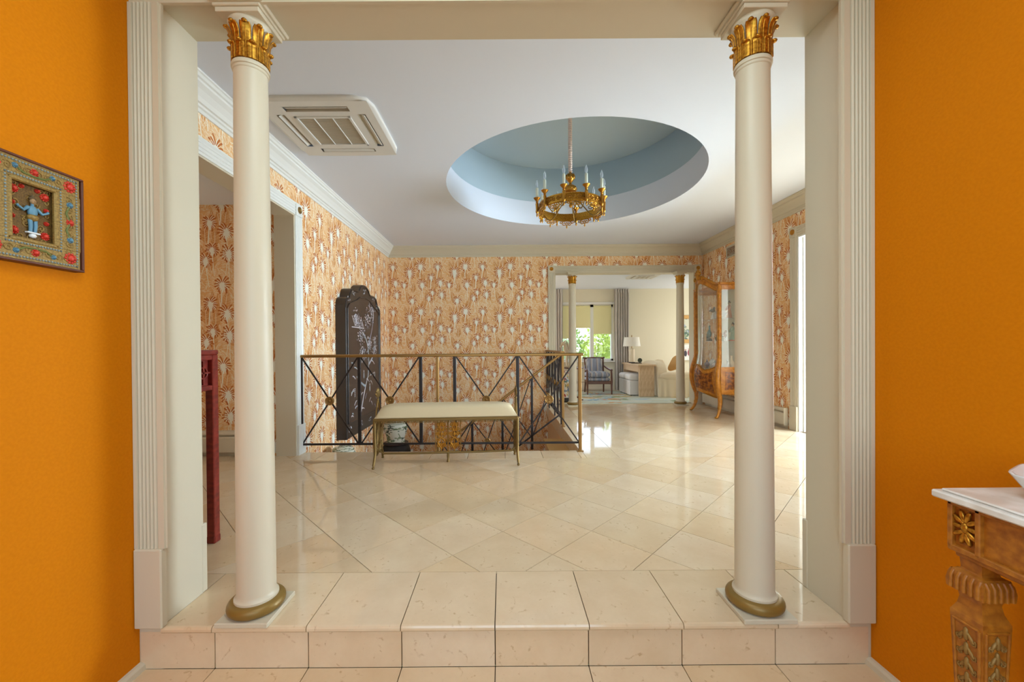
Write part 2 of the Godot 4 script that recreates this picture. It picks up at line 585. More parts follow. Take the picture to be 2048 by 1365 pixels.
func setup_materials() -> void:
	var wp := tex_wallpaper()
	tri_tex(mat("wallpaper", Color(1, 1, 1), 0.75), wp, 0.89)
	var og := grain(5, 256, 256, 0.09, C(212, 122, 5), C(221, 131, 11), 3)
	tri_tex(mat("orange", Color.WHITE, 0.62), og, 0.35)
	M.orange.metallic_specular = 0.2
	mat("trim", C(215, 203, 178), 0.42)
	mat("trim_white", C(236, 234, 226), 0.35)
	mat("ceiling", C(232, 236, 246), 0.85)
	mat("blue", C(188, 205, 214), 0.85)
	mat("living_wall", C(232, 223, 198), 0.8)
	mat("side_wall", C(236, 232, 222), 0.8)
	mat("plaster", C(222, 184, 142), 0.8)
	var mb := tex_marble()
	var tints := [C(255, 252, 248), C(254, 249, 242), C(250, 245, 238), C(253, 245, 236), C(248, 241, 232), C(252, 244, 232), C(255, 251, 247), C(247, 236, 224)]
	for i in 8:
		var m := tri_tex(mat("tile%d" % i, tints[i], 0.055), mb, 1.15)
		m.uv1_offset = Vector3(0.137 * i, 0.21 * i, 0.31 * i)
	mat("grout", C(98, 76, 54), 0.8)
	var gl := grain(21, 128, 128, 0.06, C(150, 96, 22), C(226, 168, 62), 3, 1.0, 1.6)
	tri_tex(mat("gilt", Color.WHITE, 0.34, 0.85), gl, 0.12, false)
	mat("gold", C(184, 130, 50), 0.34, 0.9)
	mat("brass", C(158, 120, 68), 0.38, 0.75)
	mat("brass_dark", C(150, 120, 66), 0.4, 0.8)
	mat("bronze_paint", C(142, 112, 52), 0.42, 0.25)
	mat("iron", C(46, 38, 36), 0.42, 0.3)
	mat("antique", C(132, 105, 58), 0.42, 0.7)
	mat("cushion", C(228, 208, 168), 0.85)
	M.cushion.rim_enabled = true
	M.cushion.rim = 0.2
	mat("plastic", C(228, 224, 216), 0.45)
	mat("grille", C(204, 192, 170), 0.6)
	mat("dark", C(40, 34, 30), 0.7)
	mat("candle", C(240, 238, 214), 0.5)
	var g := mat("bulb", Color(0.95, 0.97, 1.0, 0.28), 0.03)
	g.transparency = BaseMaterial3D.TRANSPARENCY_ALPHA
	mat("sleeve", C(222, 198, 184), 0.8)
	var rw := grain(31, 128, 256, 0.03, C(104, 26, 20), C(150, 52, 38), 4)
	tri_tex(mat("redwood", Color.WHITE, 0.35), rw, 0.3, false)
	mat("heater", C(226, 216, 194), 0.45)
	var gp := mat("pane", Color(0.92, 0.98, 0.95, 0.08), 0.02)
	gp.transparency = BaseMaterial3D.TRANSPARENCY_ALPHA
	var wd := grain(37, 256, 256, 0.02, C(172, 102, 20), C(216, 146, 48), 5, 1.0, 1.4)
	tri_tex(mat("cabinet_wood", Color.WHITE, 0.3), wd, 0.35, false)
	var wd2 := grain(38, 256, 256, 0.02, C(92, 46, 22), C(190, 112, 34), 5, 1.0, 1.8)
	tri_tex(mat("cabinet_panel", Color.WHITE, 0.26), wd2, 0.3, false)
	var cg := grain(43, 256, 256, 0.025, C(146, 82, 16), C(186, 116, 30), 5, 1.0, 1.3)
	tri_tex(mat("console_wood", Color.WHITE, 0.45), cg, 0.2, false)
	var wm := grain(47, 256, 256, 0.012, C(246, 244, 240), C(222, 214, 204), 5, 1.0, 1.7)
	tri_tex(mat("white_marble", Color.WHITE, 0.15), wm, 0.4, false)
	mat("porcelain", C(236, 238, 238), 0.12)
	mat("lacquer", C(54, 44, 38), 0.35)
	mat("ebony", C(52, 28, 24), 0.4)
	mat("cream_fabric", C(236, 222, 194), 0.9)
	mat("white_leather", C(240, 236, 230), 0.5)
	mat("tan_fabric", C(206, 160, 98), 0.85)
	mat("walnut", C(92, 52, 30), 0.35)
	var tv := grain(53, 256, 256, 0.012, C(206, 172, 132), C(228, 200, 164), 4, 6.0, 1.5)
	tri_tex(mat("travertine", Color.WHITE, 0.4), tv, 0.5, false)
	mat("curtain", C(200, 192, 182), 0.85)
	M.curtain.backlight = Color(0.25, 0.25, 0.24)
	mat("shade", C(240, 233, 178), 0.8)
	M.shade.backlight = Color(0.95, 0.93, 0.68)
	mat("lamp_shade", C(240, 236, 224), 0.8)
	M.lamp_shade.backlight = Color(0.3, 0.3, 0.28)
	mat("bark", C(92, 74, 56), 0.9)
	mat("red_paint", C(214, 58, 40), 0.35)
	mat("blue_paint", C(98, 144, 168), 0.4)
	mat("green_paint", C(104, 110, 48), 0.5)
	var rg := grain(61, 128, 128, 0.05, C(126, 98, 46), C(176, 142, 72), 4, 1.0, 1.5)
	tri_tex(mat("relief_gold", Color.WHITE, 0.5, 0.25), rg, 0.06, false)
	tri_tex(mat("relief_ground", C(190, 176, 150), 0.7), rg, 0.05, false)
	mat("carving", C(150, 112, 52), 0.5, 0.3)
	mat("relief_dark", C(98, 76, 44), 0.7)
	mat("bead", C(140, 152, 150), 0.4)
	mat("frame_brown", C(96, 46, 24), 0.5)
	mat("flesh", C(176, 138, 96), 0.6)

# ------------------------------------------------------------------ the room
func make_tiles() -> void:
	var fl := struct_root("floor")
	var hall := MB.new()
	hall.span(V(-3.6, -0.2, D0 + 0.02), V(4.2, -0.012, 4.45))
	hall.span(V(0.86, -0.2, 4.45), V(4.2, -0.012, 10.6))
	hall.span(V(-2.3, -0.2, 8.1), V(0.86, -0.012, 10.6))
	hall.span(V(4.2, -0.2, 8.1), V(6.2, -0.012, 10.6))
	hall.span(V(4.2, -0.2, 1.5), V(8.2, -0.012, 6.2))
	wpart(fl, "slab", hall, M.grout)
	var rest := MB.new()
	rest.span(V(-2.2, -0.03, 8.12), V(XR + 2.1, -0.001, 10.35))
	rest.span(V(4.16, -0.03, 1.5), V(8.1, 0.0, 6.2))
	wpart(fl, "far_paving", rest, M.tile1)
	var low := MB.new()
	low.span(V(-WV - 0.1, LOW - 0.2, -1.75), V(WV + 0.1, LOW - 0.012, D0 + 0.02))
	wpart(fl, "entry_slab", low, M.grout)
	var rng := RandomNumberGenerator.new()
	rng.seed = 5
	# diagonal field
	var s := 0.4
	var D := s * sqrt(2.0)
	var regions := [PP([XL, 2.072, XR, 2.072, XR, 4.158, XL, 4.158]), PP([1.212, 4.158, XR, 4.158, XR, 8.1, 1.212, 8.1]), PP([-3.4, 2.072, XL, 2.072, XL, 4.34, -3.4, 4.34])]
	var full := PP([0, -D / 2, D / 2, 0, 0, D / 2, -D / 2, 0])
	var shape: PackedVector2Array = Geometry2D.offset_polygon(full, -0.002)[0]
	var shared := tile_mesh(shape, 0.012)
	for row in range(-2, 24):
		for col in range(-7, 9):
			var c := Vector2(-0.2954 + (col + (0.5 if row % 2 == 0 else 0.0)) * D, 2.2363 + row * D / 2)
			# tile centres lie half a diagonal above the lattice nodes
			var moved := PackedVector2Array()
			for p in full: moved.append(p + c)
			for rgn in regions:
				for piece in Geometry2D.intersect_polygons(moved, rgn):
					var ar := 0.0
					for k in piece.size(): ar += piece[k].cross(piece[(k + 1) % piece.size()])
					ar = absf(ar) * 0.5
					if ar < 0.003: continue
					var mt: Material = M["tile%d" % (rng.randi() % 8)]
					if ar > s * s * 0.999:
						var o := MeshInstance3D.new()
						o.name = "tile"
						o.mesh = shared
						o.material_override = mt
						o.position = V(c.x, -0.012, c.y)
						fl.add_child(o, true)
					else:
						lay(fl, "tile", piece, 0.0, mt)
	# straight rows: step tread, border of the stairwell, entry floor
	for k in range(-4, 5):
		var x0 := -0.044 + 0.4 * (k - 0.0)
		var a := maxf(x0, -1.461); var b := minf(x0 + 0.4, 1.461)
		if b - a > 0.01:
			tread(fl, a, b, M["tile%d" % (rng.randi() % 8)])
		a = maxf(x0, -WV); b = minf(x0 + 0.4, WV)
		if b - a > 0.01:
			for r in 4:
				lay(fl, "tile", PP([a, D0 - 0.4 * (r + 1), b, D0 - 0.4 * (r + 1), b, D0 - 0.4 * r, a, D0 - 0.4 * r]), LOW, M["tile%d" % (rng.randi() % 8)])
			var rm := MB.new()
			rm.span(V(a + 0.002, LOW, D0), V(b - 0.002, -0.031, D0 + 0.02), 0.001)
			wpart(fl, "riser_tile", rm, M["tile%d" % (rng.randi() % 8)])
	for sg in [-1.0, 1.0]:
		for k in 3:
			var xa: float = 1.463 + 0.4 * k
			var xb := minf(xa + 0.4, 2.27)
			lay(fl, "border_tile", PP([sg * xa, DF, sg * xb, DF, sg * xb, 2.072, sg * xa, 2.072]), 0.0, M["tile%d" % (rng.randi() % 8)])
	var x := -2.4
	while x < 1.2:
		var a := maxf(x + 0.012, XL); var b := minf(x + 0.412, 1.212)
		if a < 0.86 and b > 0.87: b = 0.87
		if b - a > 0.03:
			lay(fl, "border_tile", PP([a, 4.158, b, 4.158, b, 4.46, a, 4.46]), 0.0, M["tile%d" % (rng.randi() % 8)])
		x += 0.4
	lay(fl, "border_tile", PP([0.87, 4.158, 1.212, 4.158, 1.212, 4.47, 0.87, 4.47]), 0.0, M.tile2)
	var d := 4.47
	while d < DB:
		lay(fl, "border_tile", PP([0.85, d, 1.212, d, 1.212, minf(d + 0.4, DB), 0.85, minf(d + 0.4, DB)]), 0.0, M["tile%d" % (rng.randi() % 8)])
		d += 0.4
func tile_mesh(poly: PackedVector2Array, th: float) -> ArrayMesh:
	var mb := MB.new()
	mb.prism(poly, Vector3.ZERO, Vector3.RIGHT, Vector3.FORWARD, Vector3.UP * th)
	return mb.mesh()
func lay(par: Node3D, called: String, poly: PackedVector2Array, y: float, m: Material) -> void:
	for q in Geometry2D.offset_polygon(poly, -0.002):
		if q.size() < 3: continue
		var o := MeshInstance3D.new()
		o.name = called
		o.mesh = tile_mesh(q, 0.012)
		o.material_override = m
		o.position = Vector3(0, y - 0.012, 0)
		par.add_child(o, true)
func tread(par: Node3D, a: float, b: float, m: Material) -> void:
	var mb := MB.new()
	var r := 0.012
	var pr := []
	for i in 7:
		var t := -PI / 2 + PI * i / 6.0
		pr.append(Vector2(-(1.684 - r * cos(t)) + 2.07, -r + r * sin(t) * 1.0 - 0.004))
	# profile: out = towards the camera (from d 2.07), up
	pr = [Vector2(0.0, -0.03), Vector2(0.39, -0.03)]
	for i in 6:
		var t := -PI / 2 + PI * (i + 0.0) / 5.0
		pr.append(Vector2(0.388 + 0.012 * cos(t), -0.015 + 0.015 * sin(t)))
	pr.append(Vector2(0.0, 0.0))
	mb.mould(pr, V(a + 0.002, 0, 2.0706), V(b - 0.002, 0, 2.0706), Vector3(0, 0, 1), Vector3.UP)
	wpart(par, "tread_tile", mb, m)

func crown(mb: MB, a: Vector3, b: Vector3, out: Vector3, m0: float, m1: float) -> void:
	mb.mould(P2([0, 0, 0, -0.2, 0.012, -0.2, 0.012, -0.172, 0.026, -0.166, 0.03, -0.15, 0.046, -0.146, 0.06, -0.118, 0.088, -0.082, 0.116, -0.058, 0.118, -0.042, 0.132, -0.036, 0.14, -0.018, 0.15, -0.012, 0.15, 0]), a, b, out, Vector3.UP, m0, m1)
# flat casing with three reeds: runs from a to b, width along w, standing off the wall by `out`
func casing(mb: MB, a: Vector3, b: Vector3, out: Vector3, w: Vector3, width: float) -> void:
	var pr := [Vector2(0, 0), Vector2(0.014, 0)]
	for i in 3:
		var u := width * (0.16 + 0.24 * i)
		pr += [Vector2(0.014, u), Vector2(0.02, u + width * 0.04), Vector2(0.02, u + width * 0.12), Vector2(0.014, u + width * 0.16)]
	pr += [Vector2(0.02, width * 0.86), Vector2(0.024, width * 0.9), Vector2(0.024, width), Vector2(0, width)]
	mb.mould(pr, a, b, out, w)
func rosette(par: Node3D, at: Vector3, out: Vector3, m: Material) -> void:
	var bs := Basis()
	if absf(out.x) > 0.5: bs = Basis(Vector3.UP, out, Vector3.UP.cross(out))
	else: bs = Basis(Vector3.RIGHT, out, Vector3.RIGHT.cross(out))
	var mb := MB.new()
	mb.lathe(P2([0.0, 0.012, 0.008, 0.011, 0.014, 0.004, 0.022, 0.006, 0.03, 0.011, 0.036, 0.009, 0.038, 0.0]), at, 20, bs)
	wpart(par, "rosette", mb, m, "round gilt rosette")

func make_shell() -> void:
	# --- entry hall, orange
	struct("wall_left", MB.new().span(V(-WV - 0.16, LOW - 0.2, -1.75), V(-WV, 3.0, D0)), M.orange)
	struct("wall_right", MB.new().span(V(WV, LOW - 0.2, -1.75), V(WV + 0.16, 3.0, D0)), M.orange)
	struct("ceiling", MB.new().span(V(-WV - 0.16, 3.0, -1.9), V(WV + 0.16, 3.2, D0)), M.ceiling)
	var eb := MB.new()
	eb.span(V(-WV - 0.16, LOW - 0.2, -1.9), V(-1.2, 3.0, -1.75))
	eb.span(V(1.2, LOW - 0.2, -1.9), V(WV + 0.16, 3.0, -1.75))
	eb.span(V(-1.2, LOW - 0.2, -1.9), V(1.2, 0.55, -1.75))
	eb.span(V(-1.2, 2.92, -1.9), V(1.2, 3.0, -1.75))
	struct("wall_entry", eb, M.orange)
	var ew := struct_root("window_1")
	var ef := MB.new()
	for x in [-1.17, -0.4, 0.4, 1.17]: ef.span(V(x - 0.03, 0.55, -1.86), V(x + 0.03, 2.92, -1.8))
	for y in [0.58, 2.1, 2.89]: ef.span(V(-1.2, y - 0.03, -1.86), V(1.2, y + 0.03, -1.8))
	wpart(ew, "window_frame", ef, M.trim)
	wpart(ew, "pane", MB.new().span(V(-1.17, 0.58, -1.835), V(1.17, 2.89, -1.825)), M.pane)
	# quarter round at the foot of the orange walls
	for sg in [-1.0, 1.0]:
		var q := MB.new()
		q.mould(P2([0, 0, 0, 0.03, 0.012, 0.028, 0.022, 0.02, 0.026, 0.0]), V(sg * WV, LOW, -1.75), V(sg * WV, LOW, D0), Vector3(-sg, 0, 0), Vector3.UP)
		struct("baseboard_left" if sg < 0 else "baseboard_right", q, M.trim)
	# --- wall between entry and hall with the wide opening
	var fw := MB.new()
	fw.span(V(-3.6, -0.2, D0 + 0.001), V(-1.472, CE, DF))
	fw.span(V(1.472, -0.2, D0 + 0.001), V(1.95, CE, DF))
	fw.span(V(3.55, -0.2, D0 + 0.001), V(XR + 0.2, CE, DF))
	fw.span(V(1.95, -0.2, D0 + 0.001), V(3.55, 0.25, DF))
	fw.span(V(1.95, 1.75, D0 + 0.001), V(3.55, CE, DF))
	fw.span(V(-1.472, 2.67, D0 + 0.001), V(1.472, CE, DF))
	struct("wall_front", fw, M.trim)
	struct_cased_opening()
	var w6 := struct_root("added_window_6")  # unseen window, put in to bring more light into the hall
	var f6 := MB.new()
	for x in [1.98, 2.75, 3.52]: f6.span(V(x - 0.03, 0.25, 1.77), V(x + 0.03, 1.75, 1.83))
	for y in [0.28, 1.72]: f6.span(V(1.95, y - 0.03, 1.77), V(3.55, y + 0.03, 1.83))
	wpart(w6, "window_frame", f6, M.trim_white)
	wpart(w6, "pane", MB.new().span(V(1.98, 0.28, 1.797), V(3.52, 1.72, 1.803)), M.pane)
	# --- hall
	var lw := MB.new()
	lw.span(V(XL - 0.21, -1.6, 4.335), V(XL, CE + 0.1, DB + 0.2))
	lw.span(V(XL - 0.21, 2.64, DF), V(XL, CE + 0.1, 4.335))
	struct("wall_hall_left", lw, M.wallpaper)
	var bw := MB.new()
	bw.span(V(XL, -1.6, DB), V(1.03, CE + 0.1, DB + 0.2))
	bw.span(V(1.03, 2.63, DB), V(3.80, CE + 0.1, DB + 0.2))
	bw.span(V(3.80, -0.2, DB), V(XR + 0.2, CE + 0.1, DB + 0.2))
	struct("wall_back", bw, M.wallpaper)
	var rw := MB.new()
	# the wall is open behind the vent grille, into a metal duct
	rw.span(V(XR, -0.2, 5.34), V(XR + 0.17, 2.725, DB))
	rw.span(V(XR, 2.88, 5.34), V(XR + 0.17, CE + 0.1, DB))
	rw.span(V(XR, 2.725, 5.34), V(XR + 0.17, 2.88, 6.405))
	rw.span(V(XR, 2.725, 7.015), V(XR + 0.17, 2.88, DB))
	rw.span(V(XR + 0.17, 2.6, 6.3), V(XR + 0.5, 3.0, 7.1))
	rw.span(V(XR, 2.63, 3.1), V(XR + 0.17, CE + 0.1, 5.34))
	rw.span(V(XR, -0.2, DF), V(XR + 0.17, CE + 0.1, 3.1))
	struct("wall_hall_right", rw, M.wallpaper)
	# corridor on the left
	struct("wall_corridor", MB.new().span(V(-4.6, -0.2, 4.345), V(XL - 0.211, CE + 0.1, 4.55)), M.wallpaper)
	struct("wall_corridor_end", MB.new().span(V(-3.75, -0.2, 1.7), V(-3.6, CE + 0.1, 4.345)), M.wallpaper)
	struct("ceiling", MB.new().span(V(-3.75, 2.75, DF), V(XL - 0.21, 2.9, 4.345)), M.ceiling)
	# ceiling with the round well
	var ce := struct_root("ceiling")
	var cm := MB.new()
	var cx := 0.85; var cd := 4.95; var R := 1.53
	var angs := []
	for i in 96: angs.append(TAU * i / 96.0)
	for cn in [Vector2(XL, DF), Vector2(XR, DF), Vector2(XR, DB), Vector2(XL, DB)]:
		angs.append(fposmod((cn - Vector2(cx, cd)).angle(), TAU))
	angs.sort()
	for i in angs.size():
		var pa := []
		for a in [angs[i], angs[(i + 1) % angs.size()]]:
			var dr := Vector2(cos(a), sin(a))
			var k := 1e9
			if dr.x > 1e-6: k = minf(k, (XR - cx) / dr.x)
			if dr.x < -1e-6: k = minf(k, (XL - cx) / dr.x)
			if dr.y > 1e-6: k = minf(k, (DB - cd) / dr.y)
			if dr.y < -1e-6: k = minf(k, (DF - cd) / dr.y)
			pa.append(Vector2(cx, cd) + dr * R)
			pa.append(Vector2(cx, cd) + dr * k)
		for yy in [CE, CE + 0.1]:
			cm.quad(V(pa[0].x, yy, pa[0].y), V(pa[1].x, yy, pa[1].y), V(pa[3].x, yy, pa[3].y), V(pa[2].x, yy, pa[2].y), Vector3.DOWN if yy == CE else Vector3.UP)
	wpart(ce, "ceiling_panel", cm, M.ceiling)
	wpart(ce, "well_rim", MB.new().lathe(P2([R + 0.1, 3.25, R + 0.1, 3.52, R, 3.52, R, 3.15]), V(cx, 0, cd), 96), M.ceiling)
	wpart(ce, "well_band", MB.new().lathe(P2([R + 0.1, 3.52, R + 0.1, 4.2, R + 0.012, 4.07, R + 0.012, 3.52]), V(cx, 0, cd), 96), M.blue)
	wpart(ce, "well_top", MB.new().lathe(P2([R + 0.1, 4.07, R + 0.1, 4.2, 0.0, 4.2]), V(cx, 0, cd), 96).lathe(P2([0.0, 4.07, R + 0.1, 4.07]), V(cx, 0, cd), 96), M.blue)
	# crown moulding
	var c1 := MB.new()
	crown(c1, V(XL, CE, DF), V(XL, CE, DB), Vector3(1, 0, 0), 1, 1)
	struct("trim_1", c1, M.trim_white)
	var c2 := MB.new()
	crown(c2, V(XL, CE, DB), V(XR, CE, DB), Vector3(0, 0, 1), 1, 1)
	struct("trim_2", c2, M.trim)
	var c3 := MB.new()
	crown(c3, V(XR, CE, DB), V(XR, CE, DF), Vector3(-1, 0, 0), 1, 1)
	struct("trim_3", c3, M.trim)
	# left opening: casing on the hall side, jamb
	var t4 := struct_root("trim_4")
	var a := MB.new()
	casing(a, V(XL, 0.33, 4.335), V(XL, 2.635, 4.335), Vector3(1, 0, 0), Vector3(0, 0, -1), 0.13)
	wpart(t4, "upright", a, M.trim_white)
	var b := MB.new()
	casing(b, V(XL, 2.635, DF), V(XL, 2.635, 4.335), Vector3(1, 0, 0), Vector3.UP, 0.13)
	wpart(t4, "head", b, M.trim_white)
	wpart(t4, "corner_block", MB.new().span(V(XL, 2.632, 4.332), V(XL + 0.028, 2.768, 4.468), 0.003), M.trim_white)
	rosette(t4, V(XL + 0.028, 2.70, 4.40), Vector3(1, 0, 0), M.brass_dark)
	wpart(t4, "plinth_block", MB.new().span(V(XL, 0.0, 4.33), V(XL + 0.034, 0.33, 4.475), 0.003), M.trim_white)
	wpart(t4, "jamb", MB.new().span(V(XL - 0.212, 0.0, 4.315), V(XL + 0.006, 2.64, 4.335)), M.trim)
	wpart(t4, "soffit", MB.new().span(V(XL - 0.212, 2.62, DF), V(XL + 0.006, 2.64, 4.315)), M.trim)
	# opening in the back wall
	var t5 := struct_root("trim_5")
	var h5 := MB.new(); casing(h5, V(1.03, 2.63, DB), V(3.80, 2.63, DB), Vector3(0, 0, 1), Vector3.UP, 0.13)
	wpart(t5, "head", h5, M.trim)
	var l5 := MB.new(); casing(l5, V(1.03, 0.33, DB), V(1.03, 2.63, DB), Vector3(0, 0, 1), Vector3.LEFT, 0.13)
	wpart(t5, "upright", l5, M.trim)
	var r5 := MB.new(); casing(r5, V(3.80, 0.33, DB), V(3.80, 2.63, DB), Vector3(0, 0, 1), Vector3.RIGHT, 0.13)
	wpart(t5, "upright", r5, M.trim)
	for x in [0.9, 3.80]:
		wpart(t5, "corner_block", MB.new().span(V(x - 0.003, 2.627, DB - 0.028), V(x + 0.133, 2.766, DB), 0.003), M.trim)
		rosette(t5, V(x + 0.065, 2.70, DB - 0.028), Vector3(0, 0, 1), M.gold)
		wpart(t5, "plinth_block", MB.new().span(V(x - 0.003, 0, DB - 0.034), V(x + 0.133, 0.33, DB), 0.003), M.trim)
	var j5 := MB.new()
	j5.span(V(1.03, 0.0, DB - 0.004), V(1.045, 2.63, DB + 0.204))
	j5.span(V(3.785, 0.0, DB - 0.004), V(3.80, 2.63, DB + 0.204))
	j5.span(V(1.045, 2.615, DB - 0.004), V(3.785, 2.63, DB + 0.204))
	wpart(t5, "jamb", j5, M.trim)
	# doorway in the right wall
	var d1 := struct_root("door_1")
	var u1 := MB.new(); casing(u1, V(XR, 0.33, 5.34), V(XR, 2.63, 5.34), Vector3(-1, 0, 0), Vector3(0, 0, -1), 0.12)
	wpart(d1, "casing", u1, M.trim)
	var u2 := MB.new(); casing(u2, V(XR, 2.63, 3.1), V(XR, 2.63, 5.34), Vector3(-1, 0, 0), Vector3.UP, 0.13)
	wpart(d1, "casing", u2, M.trim)
	wpart(d1, "corner_block", MB.new().span(V(XR - 0.028, 2.627, 5.337), V(XR, 2.766, 5.473), 0.003), M.trim)
	rosette(d1, V(XR - 0.028, 2.70, 5.405), Vector3(-1, 0, 0), M.gold)
	wpart(d1, "plinth_block", MB.new().span(V(XR - 0.034, 0, 5.335), V(XR, 0.33, 5.468), 0.003), M.trim)
	var jm := MB.new()
	jm.span(V(XR - 0.006, 0, 5.32), V(XR + 0.19, 2.63, 5.34), 0.002)
	jm.span(V(XR - 0.006, 2.61, 3.1), V(XR + 0.19, 2.63, 5.32))
	wpart(d1, "jamb", jm, M.trim_white)
	wpart(d1, "stop", MB.new().span(V(XR + 0.05, 0, 5.305), V(XR + 0.085, 2.61, 5.32), 0.003), M.trim_white)
	wpart(d1, "leaf", MB.new().span(V(XR + 0.215, 0.01, 5.28), V(XR + 1.05, 2.6, 5.325), 0.003), M.trim_white)
	for y in [0.46, 1.34, 2.28]:
		var hg := MB.new()
		hg.span(V(XR + 0.13, y - 0.05, 5.316), V(XR + 0.182, y + 0.05, 5.3205), 0.001)
		hg.tube([V(XR + 0.19, y - 0.054, 5.316), V(XR + 0.19, y + 0.054, 5.316)], 0.007, 10)
		for k in [-0.032, 0.0, 0.032]: hg.ball(V(XR + 0.146, y + k, 5.316), Vector3(0.005, 0.005, 0.002), 8)
		wpart(d1, "hinge", hg, M.gold, "brass hinge")
	# side room beyond the doorway
	var sr := MB.new()
	sr.span(V(8.06, -0.2, 1.5), V(8.22, 0.95, 6.2))
	sr.span(V(8.06, 1.9, 1.5), V(8.22, 3.2, 6.2))
	sr.span(V(8.06, 0.95, 1.5), V(8.22, 1.9, 1.7))
	sr.span(V(8.06, 0.95, 5.7), V(8.22, 1.9, 6.2))
	sr.span(V(XR + 0.17, -0.2, 6.05), V(8.06, 3.2, 6.2))
	sr.span(V(XR + 0.17, -0.2, 1.5), V(8.06, 3.2, 1.65))
	struct("wall_side_room", sr, M.side_wall)
	struct("ceiling", MB.new().span(V(XR + 0.17, 3.0, 1.65), V(8.06, 3.2, 6.05)), M.ceiling)
	var w2 := struct_root("window_2")
	var wf := MB.new()
	for k in 5: wf.span(V(8.1, 0.95, 1.73 + 0.985 * k - 0.03), V(8.16, 1.9, 1.73 + 0.985 * k + 0.03))
	wf.span(V(8.1, 0.95, 1.7), V(8.16, 1.01, 5.7)); wf.span(V(8.1, 1.84, 1.7), V(8.16, 1.9, 5.7))
	wpart(w2, "window_frame", wf, M.trim_white)
	wpart(w2, "pane", MB.new().span(V(8.128, 1.01, 1.73), V(8.134, 1.84, 5.67)), M.pane)
	# living room shell
	var lv := MB.new()
	lv.span(V(-1.5, -0.2, 10.3), V(1.2, LH, 10.5))
	lv.span(V(1.2, -0.2, 10.3), V(2.86, 0.78, 10.5))
	lv.span(V(1.2, 2.24, 10.3), V(2.86, LH, 10.5))
	lv.span(V(2.86, -0.2, 10.3), V(6.2, LH, 10.5))
	struct("wall_living_far", lv, M.living_wall)
	for sg in [-1.0, 1.0]:
		var X := -1.5 if sg < 0 else 6.05
		var o := MB.new()
		o.span(V(X - 0.1, -0.2, DB + 0.2), V(X + 0.1, LH, 8.4))
		o.span(V(X - 0.1, -0.2, 10.0), V(X + 0.1, LH, 10.3))
		o.span(V(X - 0.1, -0.2, 8.4), V(X + 0.1, 0.65, 10.0))
		o.span(V(X - 0.1, 2.25, 8.4), V(X + 0.1, LH, 10.0))
		struct("wall_living_left" if sg < 0 else "wall_living_right", o, M.living_wall)
		var w := struct_root("window_4" if sg < 0 else "window_5")
		var f := MB.new()
		for k in 3: f.span(V(X - 0.03, 0.65, 8.43 + 0.77 * k - 0.03), V(X + 0.03, 2.25, 8.43 + 0.77 * k + 0.03))
		f.span(V(X - 0.03, 0.65, 8.4), V(X + 0.03, 0.71, 10.0)); f.span(V(X - 0.03, 2.19, 8.4), V(X + 0.03, 2.25, 10.0))
		wpart(w, "window_frame", f, M.trim_white)
		wpart(w, "pane", MB.new().span(V(X - 0.003, 0.71, 8.46), V(X + 0.003, 2.19, 9.94)), M.pane)
	struct("wall_living_near", MB.new().span(V(XR + 0.2, -0.2, DB + 0.05), V(6.15, LH, DB + 0.2)), M.living_wall)
	struct("ceiling", MB.new().span(V(-1.6, LH, DB + 0.2), V(6.2, LH + 0.2, 10.5)), M.ceiling)
	# triple window
	var w3 := struct_root("window_3")
	var f3 := MB.new()
	f3.span(V(1.2, 0.78, 10.33), V(2.86, 0.83, 10.42)); f3.span(V(1.2, 2.18, 10.33), V(2.86, 2.24, 10.42))
	for x in [1.225, 1.765, 2.31, 2.835]: f3.span(V(x - 0.045 if x == 2.31 else x - 0.025, 0.78, 10.33), V(x + 0.045 if x == 2.31 else x + 0.025, 2.24, 10.42))
	wpart(w3, "window_frame", f3, M.trim_white)
	for x in [[1.25, 1.74], [1.79, 2.265], [2.355, 2.81]]:
		wpart(w3, "pane", MB.new().span(V(x[0], 0.83, 10.372), V(x[1], 2.18, 10.378)), M.pane)
	wpart(w3, "sill", MB.new().span(V(1.15, 0.745, 10.2), V(2.9, 0.78, 10.34), 0.006), M.trim_white)
	wpart(w3, "casing_head", MB.new().span(V(1.15, 2.24, 10.27), V(2.9, 2.3, 10.302), 0.004), M.trim_white)
	# stairwell: inner walls, steps, landing
	struct("wall_stairwell", MB.new().span(V(0.872, -1.6, 4.46), V(1.0, -0.2, DB)), M.plaster)
	struct("wall_stairwell_near", MB.new().span(V(XL, -1.6, 4.3), V(1.0, -0.2, 4.449)), M.plaster)
	var st := struct_root("stairs")
	for i in 7:
		wpart(st, "step", MB.new().span(V(0.86 - 0.26 * (i + 1), -1.6, 4.46), V(0.86 - 0.26 * i, -0.196 * (i + 1), 5.77)), M.plaster)
		wpart(st, "stair_tread", MB.new().span(V(0.86 - 0.26 * (i + 1) - 0.02, -0.196 * (i + 1), 4.46), V(0.86 - 0.26 * i, -0.196 * (i + 1) + 0.02, 5.78), 0.006), M.tan_fabric)
	struct("floor_landing", MB.new().span(V(XL, -1.75, 4.3), V(1.0, -1.6, DB + 0.1)).span(V(XL, -1.6, 4.46), V(-0.96, -1.372, DB)), M.plaster)
	wpart(st, "nosing", MB.new().span(V(0.85, -0.2, 4.46), V(0.872, -0.012, DB)), M.tile3)

